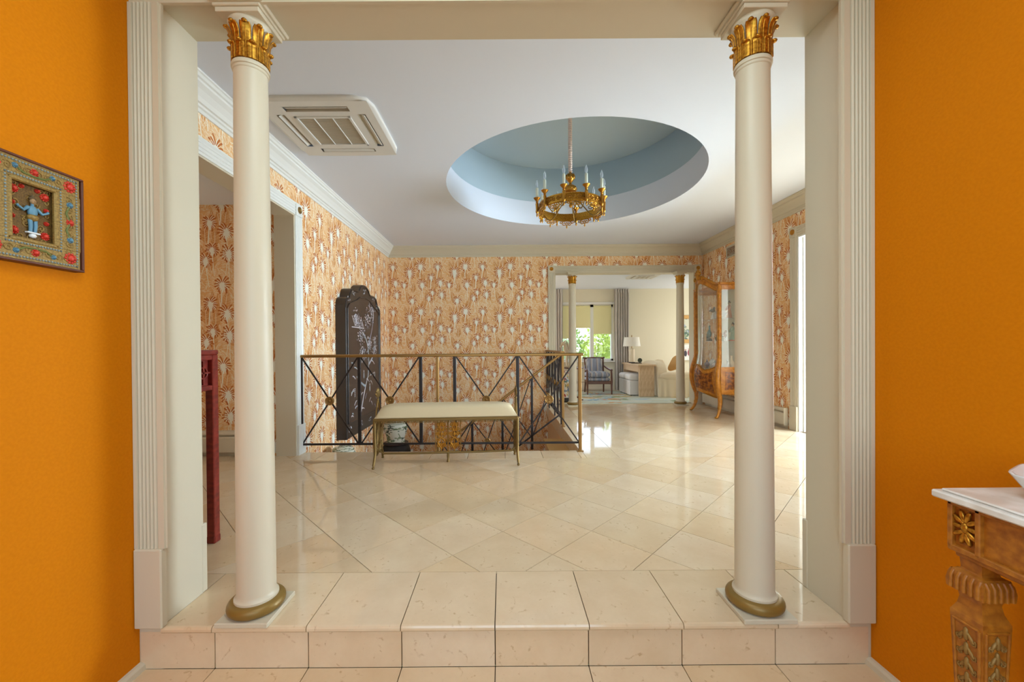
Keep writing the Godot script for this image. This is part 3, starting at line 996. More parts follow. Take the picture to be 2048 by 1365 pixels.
func struct_cased_opening() -> void:
	var t := struct_root("trim_6")
	# reeded casing in plan: out = towards the entry, width from the outer edge inwards
	for sg in [-1.0, 1.0]:
		var pr := [Vector2(0, 0), Vector2(0.022, 0), Vector2(0.022, 0.014)]
		for i in 5:
			var u := 0.018 + 0.0155 * i
			pr += [Vector2(0.012, u), Vector2(0.019, u + 0.003), Vector2(0.023, u + 0.0075), Vector2(0.019, u + 0.012)]
		pr += [Vector2(0.012, 0.0965), Vector2(0.019, 0.099), Vector2(0.019, 0.124), Vector2(0.012, 0.126), Vector2(0.012, 0.133), Vector2(0, 0.133)]
		var mb := MB.new()
		mb.mould(pr, V(sg * 1.563, 0.336, D0), V(sg * 1.563, 2.636, D0), Vector3(0, 0, 1), Vector3(-sg, 0, 0))
		wpart(t, "upright", mb, M.trim)
		var pb := MB.new()
		pb.span(V(sg * 1.563, 0.0, D0 - 0.03), V(sg * 1.445, 0.336, D0 + 0.004), 0.005)
		wpart(t, "plinth_block", pb, M.trim)
		var jb := MB.new()
		jb.span(V(sg * 1.474, 0.0, D0 - 0.008), V(sg * 1.460, 2.67, DF + 0.006))
		wpart(t, "jamb", jb, M.trim)
		var hc := MB.new()
		casing(hc, V(sg * 1.462, 0.33, DF), V(sg * 1.462, 2.66, DF), Vector3(0, 0, -1), Vector3(sg, 0, 0), 0.13)
		wpart(t, "hall_casing", hc, M.trim)
		wpart(t, "hall_plinth", MB.new().span(V(sg * 1.457, 0, DF), V(sg * 1.595, 0.33, DF + 0.034), 0.004), M.trim)
	var hd := MB.new()
	hd.span(V(-1.474, 2.656, D0 - 0.008), V(1.474, 2.672, DF + 0.006))
	wpart(t, "soffit", hd, M.trim)
	var fc := MB.new()
	casing(fc, V(-1.563, 2.636, D0), V(1.563, 2.636, D0), Vector3(0, 0, 1), Vector3.UP, 0.14)
	wpart(t, "head", fc, M.trim)
	var hc2 := MB.new()
	casing(hc2, V(-1.576, 2.66, DF), V(1.576, 2.66, DF), Vector3(0, 0, -1), Vector3.UP, 0.13)
	wpart(t, "hall_head", hc2, M.trim)
# ------------------------------------------------------------------ objects
func column(called: String, at: Vector3, label: String, h: float, group: String) -> Node3D:
	# h: height to the underside of the beam
	var t := thing(called, label, "column", at, 0.0, group)
	part(t, "plinth", MB.new().box(Vector3(0, 0.0105, 0), Vector3(0.226, 0.021, 0.226), 0.003), M.trim)
	var tor := P2([0.07, 0.021])
	for i in 11:
		var a := -PI / 2 + PI * i / 10.0
		tor.append(Vector2(0.091 + 0.025 * cos(a), 0.046 + 0.025 * sin(a)))
	tor.append(Vector2(0.07, 0.071))
	part(t, "base_ring", MB.new().lathe(tor, Vector3.ZERO, 40), M.bronze_paint, "bronze painted round base moulding")
	var sh := P2([0.0, 0.071, 0.088, 0.071, 0.088, 0.08, 0.083, 0.084, 0.079, 0.09])
	var top := h - 0.262
	for i in 13:
		var f := i / 12.0
		sh.append(Vector2(0.0778 - 0.0115 * pow(f, 1.3), lerpf(0.1, top, f)))
	sh += P2([0.0665, top, 0.07, top + 0.004, 0.07, top + 0.014, 0.0745, top + 0.016, 0.0755, top + 0.026, 0.072, top + 0.034, 0.062, top + 0.036])
	part(t, "shaft", MB.new().lathe(sh, Vector3.ZERO, 48), M.trim)
	var y0 := top + 0.034
	var bell := P2([0.064, y0, 0.064, y0 + 0.06, 0.067, y0 + 0.11, 0.075, y0 + 0.145, 0.082, y0 + 0.158, 0.0865, y0 + 0.168, 0.084, y0 + 0.178, 0.0, y0 + 0.178])
	var cap := part(t, "capital", MB.new().lathe(bell, Vector3.ZERO, 40), M.trim)
	for row in 2:
		for i in 10:
			var a := TAU * (i + 0.5 * row) / 10.0
			var e := Vector3(cos(a), 0, sin(a))
			var sd := Vector3(-sin(a), 0, cos(a))
			var pts := []; var w := []
			var hh := 0.152 if row == 0 else 0.078
			for k in 9:
				var f := k / 8.0
				var r := 0.066 + (0.014 * pow(f, 2.5) if row == 0 else 0.004)
				var y := y0 + 0.004 + hh * f
				if k >= 7:
					r += 0.004 * (k - 6)
					y -= 0.003 * (k - 6) * (k - 6)
				pts.append(e * r + Vector3.UP * y)
				w.append((0.0375 + 0.008 * f) * (0.85 if k == 8 else 1.0) if row == 0 else 0.039 * (0.8 if k == 8 else 1.0))
			var lf := MB.new()
			ribbon(lf, pts, sd, w, 0.009, 10)
			# curled tip and mid rib
			lf.ball(pts[8] + e * 0.002, Vector3(0.012, 0.008, 0.012), 8)
			lf.tube(pts.slice(0, 8).map(func(p): return p + e * 0.004), 0.003, 5)
			part(cap, "leaf", lf, M.gilt, "gilt acanthus leaf" if i == 0 and row == 0 else "")
	var ab := MB.new()
	var yb := y0 + 0.178
	ab.box(Vector3(0, yb + 0.010, 0), Vector3(0.184, 0.02, 0.184), 0.002)
	ab.box(Vector3(0, yb + 0.026, 0), Vector3(0.2, 0.012, 0.2), 0.003)
	ab.box(Vector3(0, (yb + 0.032 + h) * 0.5, 0), Vector3(0.228, h - yb - 0.032, 0.228), 0.006)
	part(t, "abacus", ab, M.trim)
	return t

func ac_unit(label: String, at: Vector3, size: float) -> void:
	# ceiling cassette; built hanging below y = 0
	var t := thing("ceiling_air_conditioner", label, "air conditioner", at)
	var s := size
	var h := s * 0.5
	var b := MB.new()
	# rounded square panel with sloped edge
	var rows := []
	for lv in [[h, 0.0], [h, -0.012], [h * 0.985, -0.022], [h * 0.93, -0.03]]:
		var row := PackedVector3Array()
		for i in 41:
			var a := TAU * i / 40.0 + PI / 4
			var c := Vector2(cos(a), sin(a))
			var q := pow(pow(absf(c.x), 9.0) + pow(absf(c.y), 9.0), -1.0 / 9.0)
			row.append(Vector3(c.x * q * lv[0], lv[1], c.y * q * lv[0]))
		rows.append(row)
	b.grid(rows, true)
	# face ring with four slots: strips around the grille
	var g := h * 0.50      # half grille frame
	var o0 := h * 0.64; var o1 := h * 0.78; var ol := h * 0.55
	var y := -0.03
	var e := h * 0.93
	b.quad(Vector3(-e, y, -e), Vector3(e, y, -e), Vector3(e, y, -o1), Vector3(-e, y, -o1), Vector3.DOWN)
	b.quad(Vector3(-e, y, o1), Vector3(e, y, o1), Vector3(e, y, e), Vector3(-e, y, e), Vector3.DOWN)
	b.quad(Vector3(-e, y, -o1), Vector3(-o1, y, -o1), Vector3(-o1, y, o1), Vector3(-e, y, o1), Vector3.DOWN)
	b.quad(Vector3(o1, y, -o1), Vector3(e, y, -o1), Vector3(e, y, o1), Vector3(o1, y, o1), Vector3.DOWN)
	for sx in [-1.0, 1.0]:
		for sz in [-1.0, 1.0]:
			b.quad(Vector3(sx * ol, y, sz * o0), Vector3(sx * o1, y, sz * o0), Vector3(sx * o1, y, sz * o1), Vector3(sx * ol, y, sz * o1), Vector3.DOWN)
			b.quad(Vector3(sx * o0, y, sz * ol), Vector3(sx * o1, y, sz * ol), Vector3(sx * o1, y, sz * o0), Vector3(sx * o0, y, sz * o0), Vector3.DOWN)
	b.quad(Vector3(-o0, y, -o0), Vector3(o0, y, -o0), Vector3(o0, y, -g), Vector3(-o0, y, -g), Vector3.DOWN)
	b.quad(Vector3(-o0, y, g), Vector3(o0, y, g), Vector3(o0, y, o0), Vector3(-o0, y, o0), Vector3.DOWN)
	b.quad(Vector3(-o0, y, -g), Vector3(-g, y, -g), Vector3(-g, y, g), Vector3(-o0, y, g), Vector3.DOWN)
	b.quad(Vector3(g, y, -g), Vector3(o0, y, -g), Vector3(o0, y, g), Vector3(g, y, g), Vector3.DOWN)
	part(t, "panel", b, M.plastic)
	var sl := MB.new()
	for k in 4:
		var bs := Basis(Vector3.UP, k * PI / 2)
		sl.box(bs * Vector3(0, -0.006, (o0 + o1) * 0.5), Vector3(ol * 2, 0.006, o1 - o0), 0, bs)
		for q in [-1.0, 1.0]: sl.box(bs * Vector3(0, -0.018, (o0 + o1) * 0.5 + q * (o1 - o0) * 0.5), Vector3(ol * 2, 0.024, 0.003), 0, bs)
	part(t, "outlet", sl, M.grille)
	for k in 4:
		var bs := Basis(Vector3.UP, k * PI / 2)
		part(t, "louver", MB.new().box(bs * Vector3(0, -0.024, (o0 + o1) * 0.5 + 0.008), Vector3(ol * 1.9, 0.006, (o1 - o0) * 0.5), 0.002, bs * Basis(Vector3.RIGHT, 0.5)), M.plastic)
	var fr := MB.new()
	for k in 4:
		var bs := Basis(Vector3.UP, k * PI / 2)
		fr.box(bs * Vector3(0, -0.032, g - 0.012), Vector3(g * 2, 0.012, 0.024), 0.003, bs)
	for q in [-1.0, 1.0]: fr.box(Vector3(q * g * 0.33, -0.034, 0), Vector3(0.006, 0.008, g * 1.9), 0.001)
	part(t, "grille_frame", fr, M.plastic)
	var gr := MB.new()
	gr.box(Vector3(0, -0.02, 0), Vector3(g * 1.95, 0.006, g * 1.95))
	var nn := 34
	for i in nn: gr.box(Vector3(0, -0.027, lerpf(-g * 0.92, g * 0.92, i / (nn - 1.0))), Vector3(g * 1.9, 0.006, 0.007))
	part(t, "grille", gr, M.grille)

func chandelier() -> void:
	var t := thing("chandelier", "gilt ring chandelier with ten white electric candles hanging in the blue ceiling well", "chandelier", V(0.85, 2.68, 4.95))
	var R := 0.385
	# heights are relative to y 2.68
	var chain := MB.new()
	var pr := []
	var k := 0
	var y := 0.665
	while y < 1.36:
		pr.append(Vector2(0.017 + (0.011 if k % 2 == 0 else 0.0), y))
		y += 0.0135
		k += 1
	pr.append(Vector2(0.012, 1.38))
	chain.lathe([Vector2(0, 0.66)] + pr, Vector3.ZERO, 14)
	part(t, "chain_sleeve", chain, M.sleeve, "gathered pink silk chain sleeve")
	part(t, "canopy", MB.new().lathe(P2([0.0, 1.375, 0.03, 1.376, 0.055, 1.385, 0.06, 1.392, 0.0, 1.392]), Vector3.ZERO, 20), M.gold)
	var hub := MB.new()
	hub.lathe(P2([0.0, 0.215, 0.012, 0.225, 0.02, 0.25, 0.012, 0.27, 0.022, 0.3, 0.03, 0.36, 0.026, 0.41, 0.07, 0.42, 0.078, 0.445, 0.068, 0.475, 0.04, 0.495, 0.018, 0.505, 0.014, 0.53, 0.03, 0.545, 0.046, 0.57, 0.05, 0.595, 0.044, 0.62, 0.026, 0.64, 0.014, 0.65, 0.012, 0.67, 0.0, 0.67]), Vector3.ZERO, 20)
	for i in 8:
		var a := TAU * i / 8
		hub.ball(Vector3(cos(a) * 0.048, 0.6, sin(a) * 0.048), Vector3(0.014, 0.034, 0.014), 6)
		hub.ball(Vector3(cos(a) * 0.07, 0.45, sin(a) * 0.07), Vector3(0.015, 0.022, 0.015), 6)
	part(t, "hub", hub, M.gold)
	# pierced band
	var band := MB.new()
	band.lathe(P2([R - 0.004, 0.168, R + 0.004, 0.168, R + 0.009, 0.172, R + 0.009, 0.186, R + 0.003, 0.19, R + 0.003, 0.246, R + 0.009, 0.25, R + 0.009, 0.264, R + 0.004, 0.268, R - 0.004, 0.268, R - 0.004, 0.168]), Vector3.ZERO, 60)
	part(t, "band", band, M.gilt)
	var fretwork := MB.new()
	for i in 20:
		var a := TAU * (i + 0.5) / 20
		var e := Vector3(cos(a), 0, sin(a)); var s := Vector3(-sin(a), 0, cos(a))
		for q in [-1.0, 1.0]:
			fretwork.tube(spiral(e * (R + 0.008) + Vector3.UP * 0.218 + s * 0.028 * q, s * q, Vector3.UP, 0.006, 0.024, 0.6, 1.3, 12), 0.0045, 5)
		fretwork.ball(e * (R + 0.008) + Vector3.UP * 0.218, Vector3.ONE * 0.009, 6)
	part(t, "band_scrollwork", fretwork, M.gold)
	for i in 10:
		var a := TAU * i / 10 + deg_to_rad(90 - 16)
		var e := Vector3(cos(a), 0, sin(a)); var s := Vector3(-sin(a), 0, cos(a))
		# pendant scroll below the band, midway between the candles
		var a2 := a + TAU / 20
		var e2 := Vector3(cos(a2), 0, sin(a2)); var s2 := Vector3(-sin(a2), 0, cos(a2))
		var o := e2 * R + Vector3.UP * 0.168
		var gal := MB.new()
		for q in [-1.0, 1.0]:
			gal.tube(spiral(o + s2 * 0.032 * q + Vector3.DOWN * 0.03, s2 * q, Vector3.UP, 0.004, 0.034, -1.0, 1.5, 14), 0.0065, 5)
			gal.tube(spiral(o + s2 * 0.078 * q + Vector3.DOWN * 0.014, s2 * -q, Vector3.UP, 0.004, 0.024, 0.4, 1.2, 10), 0.006, 5)
		gal.tube(circle(o + Vector3.DOWN * 0.036, s2, Vector3.UP, 0.02, 12), 0.005, 5, true)
		gal.lathe(P2([0.0, -0.1, 0.006, -0.09, 0.011, -0.075, 0.005, -0.06, 0.004, 0.0]), o, 8)
		part(t, "pendant_scroll", gal, M.gilt)
		# small finial below each holder, on the band
		# arm: scroll from the hub down to the band
		if i % 2 == 0:
			var arm := MB.new()
			var pts := []
			for q in 15:
				var f := q / 14.0
				pts.append(e * lerpf(0.03, R, f) + Vector3.UP * (0.3 - 0.09 * sin(PI * f * 0.9) - 0.07 * f + 0.05 * sin(TAU * f)))
			arm.tube(pts, 0.007, 6)
			arm.tube(spiral(e * R * 0.62 + Vector3.UP * 0.225, e, Vector3.UP, 0.006, 0.042, 0.3, 1.4, 16), 0.0055, 5)
			arm.tube(spiral(e * R * 0.3 + Vector3.UP * 0.29, e, Vector3.UP, 0.004, 0.034, 2.6, -1.3, 14), 0.005, 5)
			part(t, "scroll_arm", arm, M.brass_dark)
		var c := e * (R + 0.03)
		var hold := MB.new()
		hold.lathe(P2([0.0, 0.105, 0.006, 0.115, 0.012, 0.135, 0.007, 0.15, 0.017, 0.165, 0.019, 0.185, 0.015, 0.2, 0.017, 0.24, 0.02, 0.275, 0.012, 0.285, 0.018, 0.295, 0.012, 0.305, 0.022, 0.318, 0.04, 0.338, 0.044, 0.346, 0.038, 0.346, 0.018, 0.338, 0.016, 0.352, 0.0, 0.352]), c, 14)
		hold.ball(e * (R + 0.014) + Vector3.UP * 0.215, Vector3(0.016, 0.014, 0.016), 6)
		var cn := part(t, "candle_holder", hold, M.gold)
		part(cn, "candle", MB.new().lathe(P2([0.0, 0.345, 0.017, 0.345, 0.017, 0.468, 0.014, 0.472, 0.0, 0.472]), c, 12), M.candle, "white candle sleeve")
		part(cn, "bulb", MB.new().lathe(P2([0.008, 0.472, 0.011, 0.482, 0.018, 0.5, 0.0185, 0.515, 0.014, 0.54, 0.007, 0.562, 0.0015, 0.575, 0.0, 0.576]), c, 12), M.bulb, "clear flame bulb")

func medallion(par: Node3D, at: Vector3, r: float, out: Vector3) -> void:
	var bs := Basis(Vector3.RIGHT, out, Vector3.RIGHT.cross(out))
	if absf(out.x) > 0.5: bs = Basis(Vector3.UP, out, Vector3.UP.cross(out))
	var mb := MB.new()
	mb.lathe(P2([0.0, 0.014, r * 0.25, 0.012, r * 0.35, 0.007, r * 0.75, 0.009, r * 0.88, 0.014, r, 0.01, r, -0.01, 0.0, -0.01]), at, 24, bs)
	for i in 8:
		var a := TAU * i / 8
		mb.ball(at + bs * Vector3(cos(a) * r * 0.58, 0.009, sin(a) * r * 0.58), Vector3(r * 0.17, r * 0.17, 0.006) if absf(out.z) > 0.5 else Vector3.ONE * r * 0.17, 6)
	wpart(par, "medallion", mb, M.brass, "round cast brass medallion")

func railing() -> void:
	var D := 4.42
	var t := thing("balustrade", "black iron balustrade with brass handrail across the front of the stairwell", "railing", V(-0.7, 0, D))
	var hr := MB.new()
	hr.mould(P2([-0.024, 0.0, 0.024, 0.0, 0.028, 0.01, 0.026, 0.024, 0.016, 0.032, -0.016, 0.032, -0.026, 0.024, -0.028, 0.01]), V(-2.266, 1.068, D), V(0.885, 1.068, D), Vector3(0, 0, 1), Vector3.UP)
	wpart(t, "handrail", hr, M.brass)
	wpart(t, "bottom_rail", MB.new().bar(V(-2.262, 0.1, D), V(0.84, 0.1, D), 0.022, 0.02), M.iron)
	wpart(t, "post", MB.new().bar(V(-2.252, 0.1, D), V(-2.252, 1.068, D), 0.02, 0.026), M.iron)
	for x in [-1.607, -0.922, -0.544, 0.158]:
		wpart(t, "baluster", MB.new().bar(V(x, 0.09, D), V(x, 1.07, D), 0.036, 0.02, Vector3.FORWARD, 0.003), M.iron)
	wpart(t, "baluster", MB.new().bar(V(-0.735, 0.0, D), V(-0.735, 1.07, D), 0.03, 0.03, Vector3.FORWARD, 0.003), M.brass, "square brass baluster")
	var gp := MB.new()
	gp.bar(V(0.85, 0.0, D), V(0.85, 1.07, D), 0.034, 0.034, Vector3.FORWARD, 0.003)
	gp.box(V(0.85, 0.006, D), Vector3(0.07, 0.012, 0.05), 0.002)
	wpart(t, "newel_post", gp, M.brass, "square brass end post")
	for sp in [[-2.245, -1.625], [-1.589, -0.94], [-0.526, 0.14], [0.176, 0.834]]:
		var k := 0
		for q in [[sp[0], 0.105, sp[1], 1.065], [sp[0], 1.065, sp[1], 0.105]]:
			wpart(t, "brace", MB.new().bar(V(q[0], q[1], D + 0.004 * k), V(q[2], q[3], D + 0.004 * k), 0.014, 0.014), M.iron)
			k += 1
		medallion(t, V((sp[0] + sp[1]) * 0.5, 0.585, D - 0.012), 0.048, Vector3(0, 0, 1))
	# rail along the far part of the well
	var t2 := thing("side_balustrade", "black iron balustrade running back along the right edge of the stairwell", "railing", V(0.86, 0, 6.8))
	var X := 0.862
	var h2 := MB.new()
	h2.mould(P2([-0.024, 0.0, 0.024, 0.0, 0.028, 0.01, 0.026, 0.024, 0.016, 0.032, -0.016, 0.032, -0.026, 0.024, -0.028, 0.01]), V(X, 1.068, 5.75), V(X, 1.068, DB - 0.005), Vector3(1, 0, 0), Vector3.UP)
	wpart(t2, "handrail", h2, M.brass)
	wpart(t2, "bottom_rail", MB.new().bar(V(X, 0.1, 5.79), V(X, 0.1, DB - 0.01), 0.022, 0.02), M.iron)
	wpart(t2, "newel_post", MB.new().bar(V(X, 0.0, 5.77), V(X, 1.07, 5.77), 0.034, 0.034, Vector3.FORWARD, 0.003).box(V(X, 0.006, 5.77), Vector3(0.05, 0.012, 0.06), 0.002), M.brass, "square brass newel post")
	var ds := [5.95, 6.3, 6.7, 7.1, 7.5, 7.85]
	for i in ds.size():
		wpart(t2, "baluster", MB.new().bar(V(X, 0.0 if i % 2 == 0 else 0.09, ds[i]), V(X, 1.07, ds[i]), 0.02, 0.04, Vector3.FORWARD, 0.003), M.iron)
	for i in ds.size() - 1:
		wpart(t2, "brace", MB.new().bar(V(X, 0.105, ds[i] + 0.02), V(X, 1.065, ds[i + 1] - 0.02), 0.014, 0.014), M.iron)
		wpart(t2, "brace", MB.new().bar(V(X - 0.012, 1.065, ds[i] + 0.02), V(X - 0.012, 0.105, ds[i + 1] - 0.02), 0.014, 0.014), M.iron)
		medallion(t2, V(X - 0.022, 0.585, (ds[i] + ds[i + 1]) * 0.5), 0.046, Vector3(-1, 0, 0))
	# rail down the stairs
	var t3 := thing("stair_rail", "sloping brass stair handrail with thin black bars going down into the stairwell", "railing", V(0, -0.6, 5.77))
	var sl := 0.196 / 0.26
	var ytop := func(x: float) -> float: return 1.06 - sl * (0.845 - x)
	var x1 := -0.9
	wpart(t3, "handrail", MB.new().bar(V(0.83, ytop.call(0.83), 5.77), V(x1, ytop.call(x1), 5.77), 0.05, 0.034, Vector3.UP, 0.01), M.brass)
	wpart(t3, "bottom_rail", MB.new().bar(V(0.835, ytop.call(0.835) - 0.86, 5.765), V(x1, ytop.call(x1) - 0.86, 5.765), 0.02, 0.02), M.iron)
	var xs := [0.845, 0.41, -0.02, -0.46, -0.9]
	for i in range(1, 5):
		wpart(t3, "baluster", MB.new().bar(V(xs[i], ytop.call(xs[i]) - 1.06, 5.765), V(xs[i], ytop.call(xs[i]), 5.765), 0.034, 0.02, Vector3.FORWARD, 0.003), M.iron)
	for i in 4:
		var a: float = xs[i] - 0.02; var b: float = xs[i + 1] + 0.02
		wpart(t3, "brace", MB.new().bar(V(a, ytop.call(a) - 0.02, 5.765), V(b, ytop.call(b) - 0.85, 5.765), 0.013, 0.013), M.iron)
		wpart(t3, "brace", MB.new().bar(V(a, ytop.call(a) - 0.85, 5.758), V(b, ytop.call(b) - 0.02, 5.758), 0.013, 0.013), M.iron)
		medallion(t3, V((a + b) * 0.5, ytop.call((a + b) * 0.5) - 0.435, 5.748), 0.042, Vector3(0, 0, 1))

func bench() -> void:
	var t := thing("bench", "long gilt iron bench with cream upholstered seat in front of the balustrade", "bench", V(-0.573, 0, 4.06), 0.067)
	var L := 0.71; var W := 0.17
	# cushion
	var rows := []
	for i in 17:
		var row := PackedVector3Array()
		for j in 29:
			var u := lerpf(-1, 1, j / 28.0); var w := lerpf(-1, 1, i / 16.0)
			var d := pow(1.0 - pow(absf(u), 9.0), 0.34) * pow(1.0 - pow(absf(w), 4.0), 0.45)
			row.append(Vector3(u * (L - 0.012), 0.49 + 0.115 * d, w * (W - 0.006)))
		rows.append(row)
	part(t, "seat_cushion", MB.new().grid(rows, false, false, -1.0).box(Vector3(0, 0.488, 0), Vector3(L * 2 - 0.03, 0.01, W * 2 - 0.02)), M.cushion)
	part(t, "seat_rail", MB.new().box(Vector3(0, 0.468, 0), Vector3(L * 2, 0.032, W * 2), 0.006), M.antique)
	var fr := MB.new()
	for k in 92:
		var x := lerpf(-L + 0.02, L - 0.02, k / 91.0)
		fr.ball(Vector3(x, 0.445, W - 0.008), Vector3(0.0062, 0.013, 0.005), 5)
	part(t, "fringe", fr, M.antique)
	for sg in [-1.0, 1.0]:
		var X: float = sg * (L - 0.01)
		var es := part(t, "end_support", MB.new(). \
			tube([Vector3(X + sg * 0.004, 0.03, W + 0.02), Vector3(X, 0.07, W + 0.005), Vector3(X, 0.12, W - 0.03), Vector3(X, 0.2, W - 0.03), Vector3(X, 0.34, W - 0.015), Vector3(X, 0.46, W - 0.02)], [0.012, 0.013, 0.013, 0.016, 0.015, 0.017], 8). \
			tube([Vector3(X + sg * 0.004, 0.03, -W - 0.02), Vector3(X, 0.07, -W - 0.005), Vector3(X, 0.12, -W + 0.03), Vector3(X, 0.2, -W + 0.03), Vector3(X, 0.34, -W + 0.015), Vector3(X, 0.46, -W + 0.02)], [0.012, 0.013, 0.013, 0.016, 0.015, 0.017], 8). \
			tube([Vector3(X, 0.12, W - 0.03), Vector3(X, 0.1, 0.06), Vector3(X, 0.12, 0.0), Vector3(X, 0.1, -0.06), Vector3(X, 0.12, -W + 0.03)], 0.008, 6), M.antique)
		for q in [-1.0, 1.0]:
			var ft := MB.new()
			ft.ball(Vector3(X + sg * 0.004, 0.012, q * (W + 0.028)), Vector3(0.015, 0.012, 0.02), 8)
			ft.tube([Vector3(X + sg * 0.004, 0.012, q * (W + 0.022)), Vector3(X + sg * 0.004, 0.04, q * (W + 0.018))], 0.009, 8)
			part(es, "foot", ft, M.antique)
		# openwork lyre between the uprights
		var sc := MB.new()
		for q in [-1.0, 1.0]:
			sc.tube([Vector3(X, 0.12, q * 0.03), Vector3(X, 0.2, q * 0.07), Vector3(X, 0.3, q * 0.05), Vector3(X, 0.38, q * 0.02), Vector3(X, 0.46, q * 0.05)], 0.012, 6)
			sc.tube(spiral(Vector3(X, 0.18, q * 0.085), Vector3(0, 0, q), Vector3.UP, 0.008, 0.045, 0.2, 1.4, 14), 0.01, 6)
			sc.tube(spiral(Vector3(X, 0.39, q * 0.085), Vector3(0, 0, q), Vector3.UP, 0.008, 0.042, 0.2, -1.4, 14), 0.01, 6)
			sc.tube([Vector3(X, 0.12, q * 0.1), Vector3(X, 0.28, q * 0.115), Vector3(X, 0.45, q * 0.1)], 0.009, 6)
		sc.ball(Vector3(X, 0.29, 0), Vector3(0.012, 0.11, 0.032), 10)
		for q in [-1.0, 1.0]:
			for k in 5: sc.ball(Vector3(X, 0.16 + 0.065 * k, q * (0.125 - 0.01 * absf(k - 2.0))), Vector3(0.011, 0.03, 0.018), 8)
		part(es, "scroll_panel", sc, M.antique)
		# palmette rising above the seat
		var pm := MB.new()
		for k in 7:
			var a := (k - 3) * 0.33
			var d := Vector3(0, cos(a), sin(a))
			pm.ball(Vector3(X, 0.66, 0) + d * 0.06, Vector3(0.009, 0.055, 0.016), 8, Basis(Vector3.RIGHT, a))
		pm.tube([Vector3(X, 0.46, 0.09), Vector3(X, 0.56, 0.06), Vector3(X, 0.64, 0.015)], 0.009, 6)
		pm.tube([Vector3(X, 0.46, -0.09), Vector3(X, 0.56, -0.06), Vector3(X, 0.64, -0.015)], 0.009, 6)
		pm.ball(Vector3(X, 0.65, 0), Vector3(0.014, 0.018, 0.03), 8)
		part(es, "palmette", pm, M.antique, "gilt palmette finial")
	part(t, "stretcher", MB.new().tube([Vector3(-L + 0.01, 0.14, 0), Vector3(-L + 0.06, 0.1, 0), Vector3(-0.3, 0.095, 0), Vector3(0.3, 0.095, 0), Vector3(L - 0.06, 0.1, 0), Vector3(L - 0.01, 0.14, 0)], 0.011, 8), M.antique)
	for q in [-1.0, 1.0]:
		var cx: float = q * 0.066
		var pn := MB.new()
		for s in [-1.0, 1.0]: pn.box(Vector3(cx + s * 0.062, 0.275, 0.0), Vector3(0.008, 0.35, 0.016), 0.002)
		pn.box(Vector3(cx, 0.106, 0), Vector3(0.13, 0.01, 0.016)); pn.box(Vector3(cx, 0.446, 0), Vector3(0.13, 0.01, 0.016))
		var pp := part(t, "centre_panel", pn, M.antique)
		for s in [-1.0, 1.0]:
			var bd := MB.new()
			for k in 22: bd.ball(Vector3(cx + s * 0.062, 0.112 + 0.0157 * k, 0.01), Vector3(0.0065, 0.006, 0.005), 5)
			part(pp, "beading", bd, M.gold)
		var orn := MB.new()
		for s in [-1.0, 1.0]:
			orn.tube(spiral(Vector3(cx + s * 0.026, 0.17, 0.0), Vector3(s, 0, 0), Vector3.UP, 0.005, 0.024, 0.4, 1.5, 14), 0.008, 6)
			orn.tube(spiral(Vector3(cx + s * 0.024, 0.385, 0.0), Vector3(s, 0, 0), Vector3.DOWN, 0.005, 0.022, 0.4, 1.5, 14), 0.008, 6)
			orn.tube(spiral(Vector3(cx + s * 0.035, 0.285, 0.0), Vector3(-s, 0, 0), Vector3.UP, 0.004, 0.022, 0.9, 1.4, 14), 0.007, 6)
			orn.tube(spiral(Vector3(cx + s * 0.036, 0.335, 0.0), Vector3(s, 0, 0), Vector3.UP, 0.004, 0.02, 2.0, 1.3, 12), 0.007, 6)
			orn.tube(spiral(Vector3(cx + s * 0.036, 0.228, 0.0), Vector3(s, 0, 0), Vector3.DOWN, 0.004, 0.02, 2.0, 1.3, 12), 0.007, 6)
			orn.tube([Vector3(cx, 0.13, 0), Vector3(cx + s * 0.04, 0.2, 0.004), Vector3(cx + s * 0.02, 0.235, 0.004), Vector3(cx, 0.25, 0)], 0.008, 6)
			orn.tube([Vector3(cx, 0.425, 0), Vector3(cx + s * 0.02, 0.36, 0.004), Vector3(cx + s * 0.008, 0.32, 0)], 0.008, 6)
		orn.tube(circle(Vector3(cx, 0.285, 0), Vector3.RIGHT, Vector3.UP, 0.036, 16), 0.007, 6, true)
		orn.ball(Vector3(cx, 0.285, 0), Vector3(0.02, 0.024, 0.012), 8)
		orn.tube([Vector3(cx, 0.11, 0), Vector3(cx, 0.44, 0)], 0.006, 6)
		part(pp, "openwork", orn, M.gold)
	part(t, "centre_foot", MB.new().lathe(P2([0.0, 0.0, 0.018, 0.0, 0.014, 0.014, 0.01, 0.03, 0.014, 0.06, 0.01, 0.1, 0, 0.1]), Vector3.ZERO, 10), M.antique)

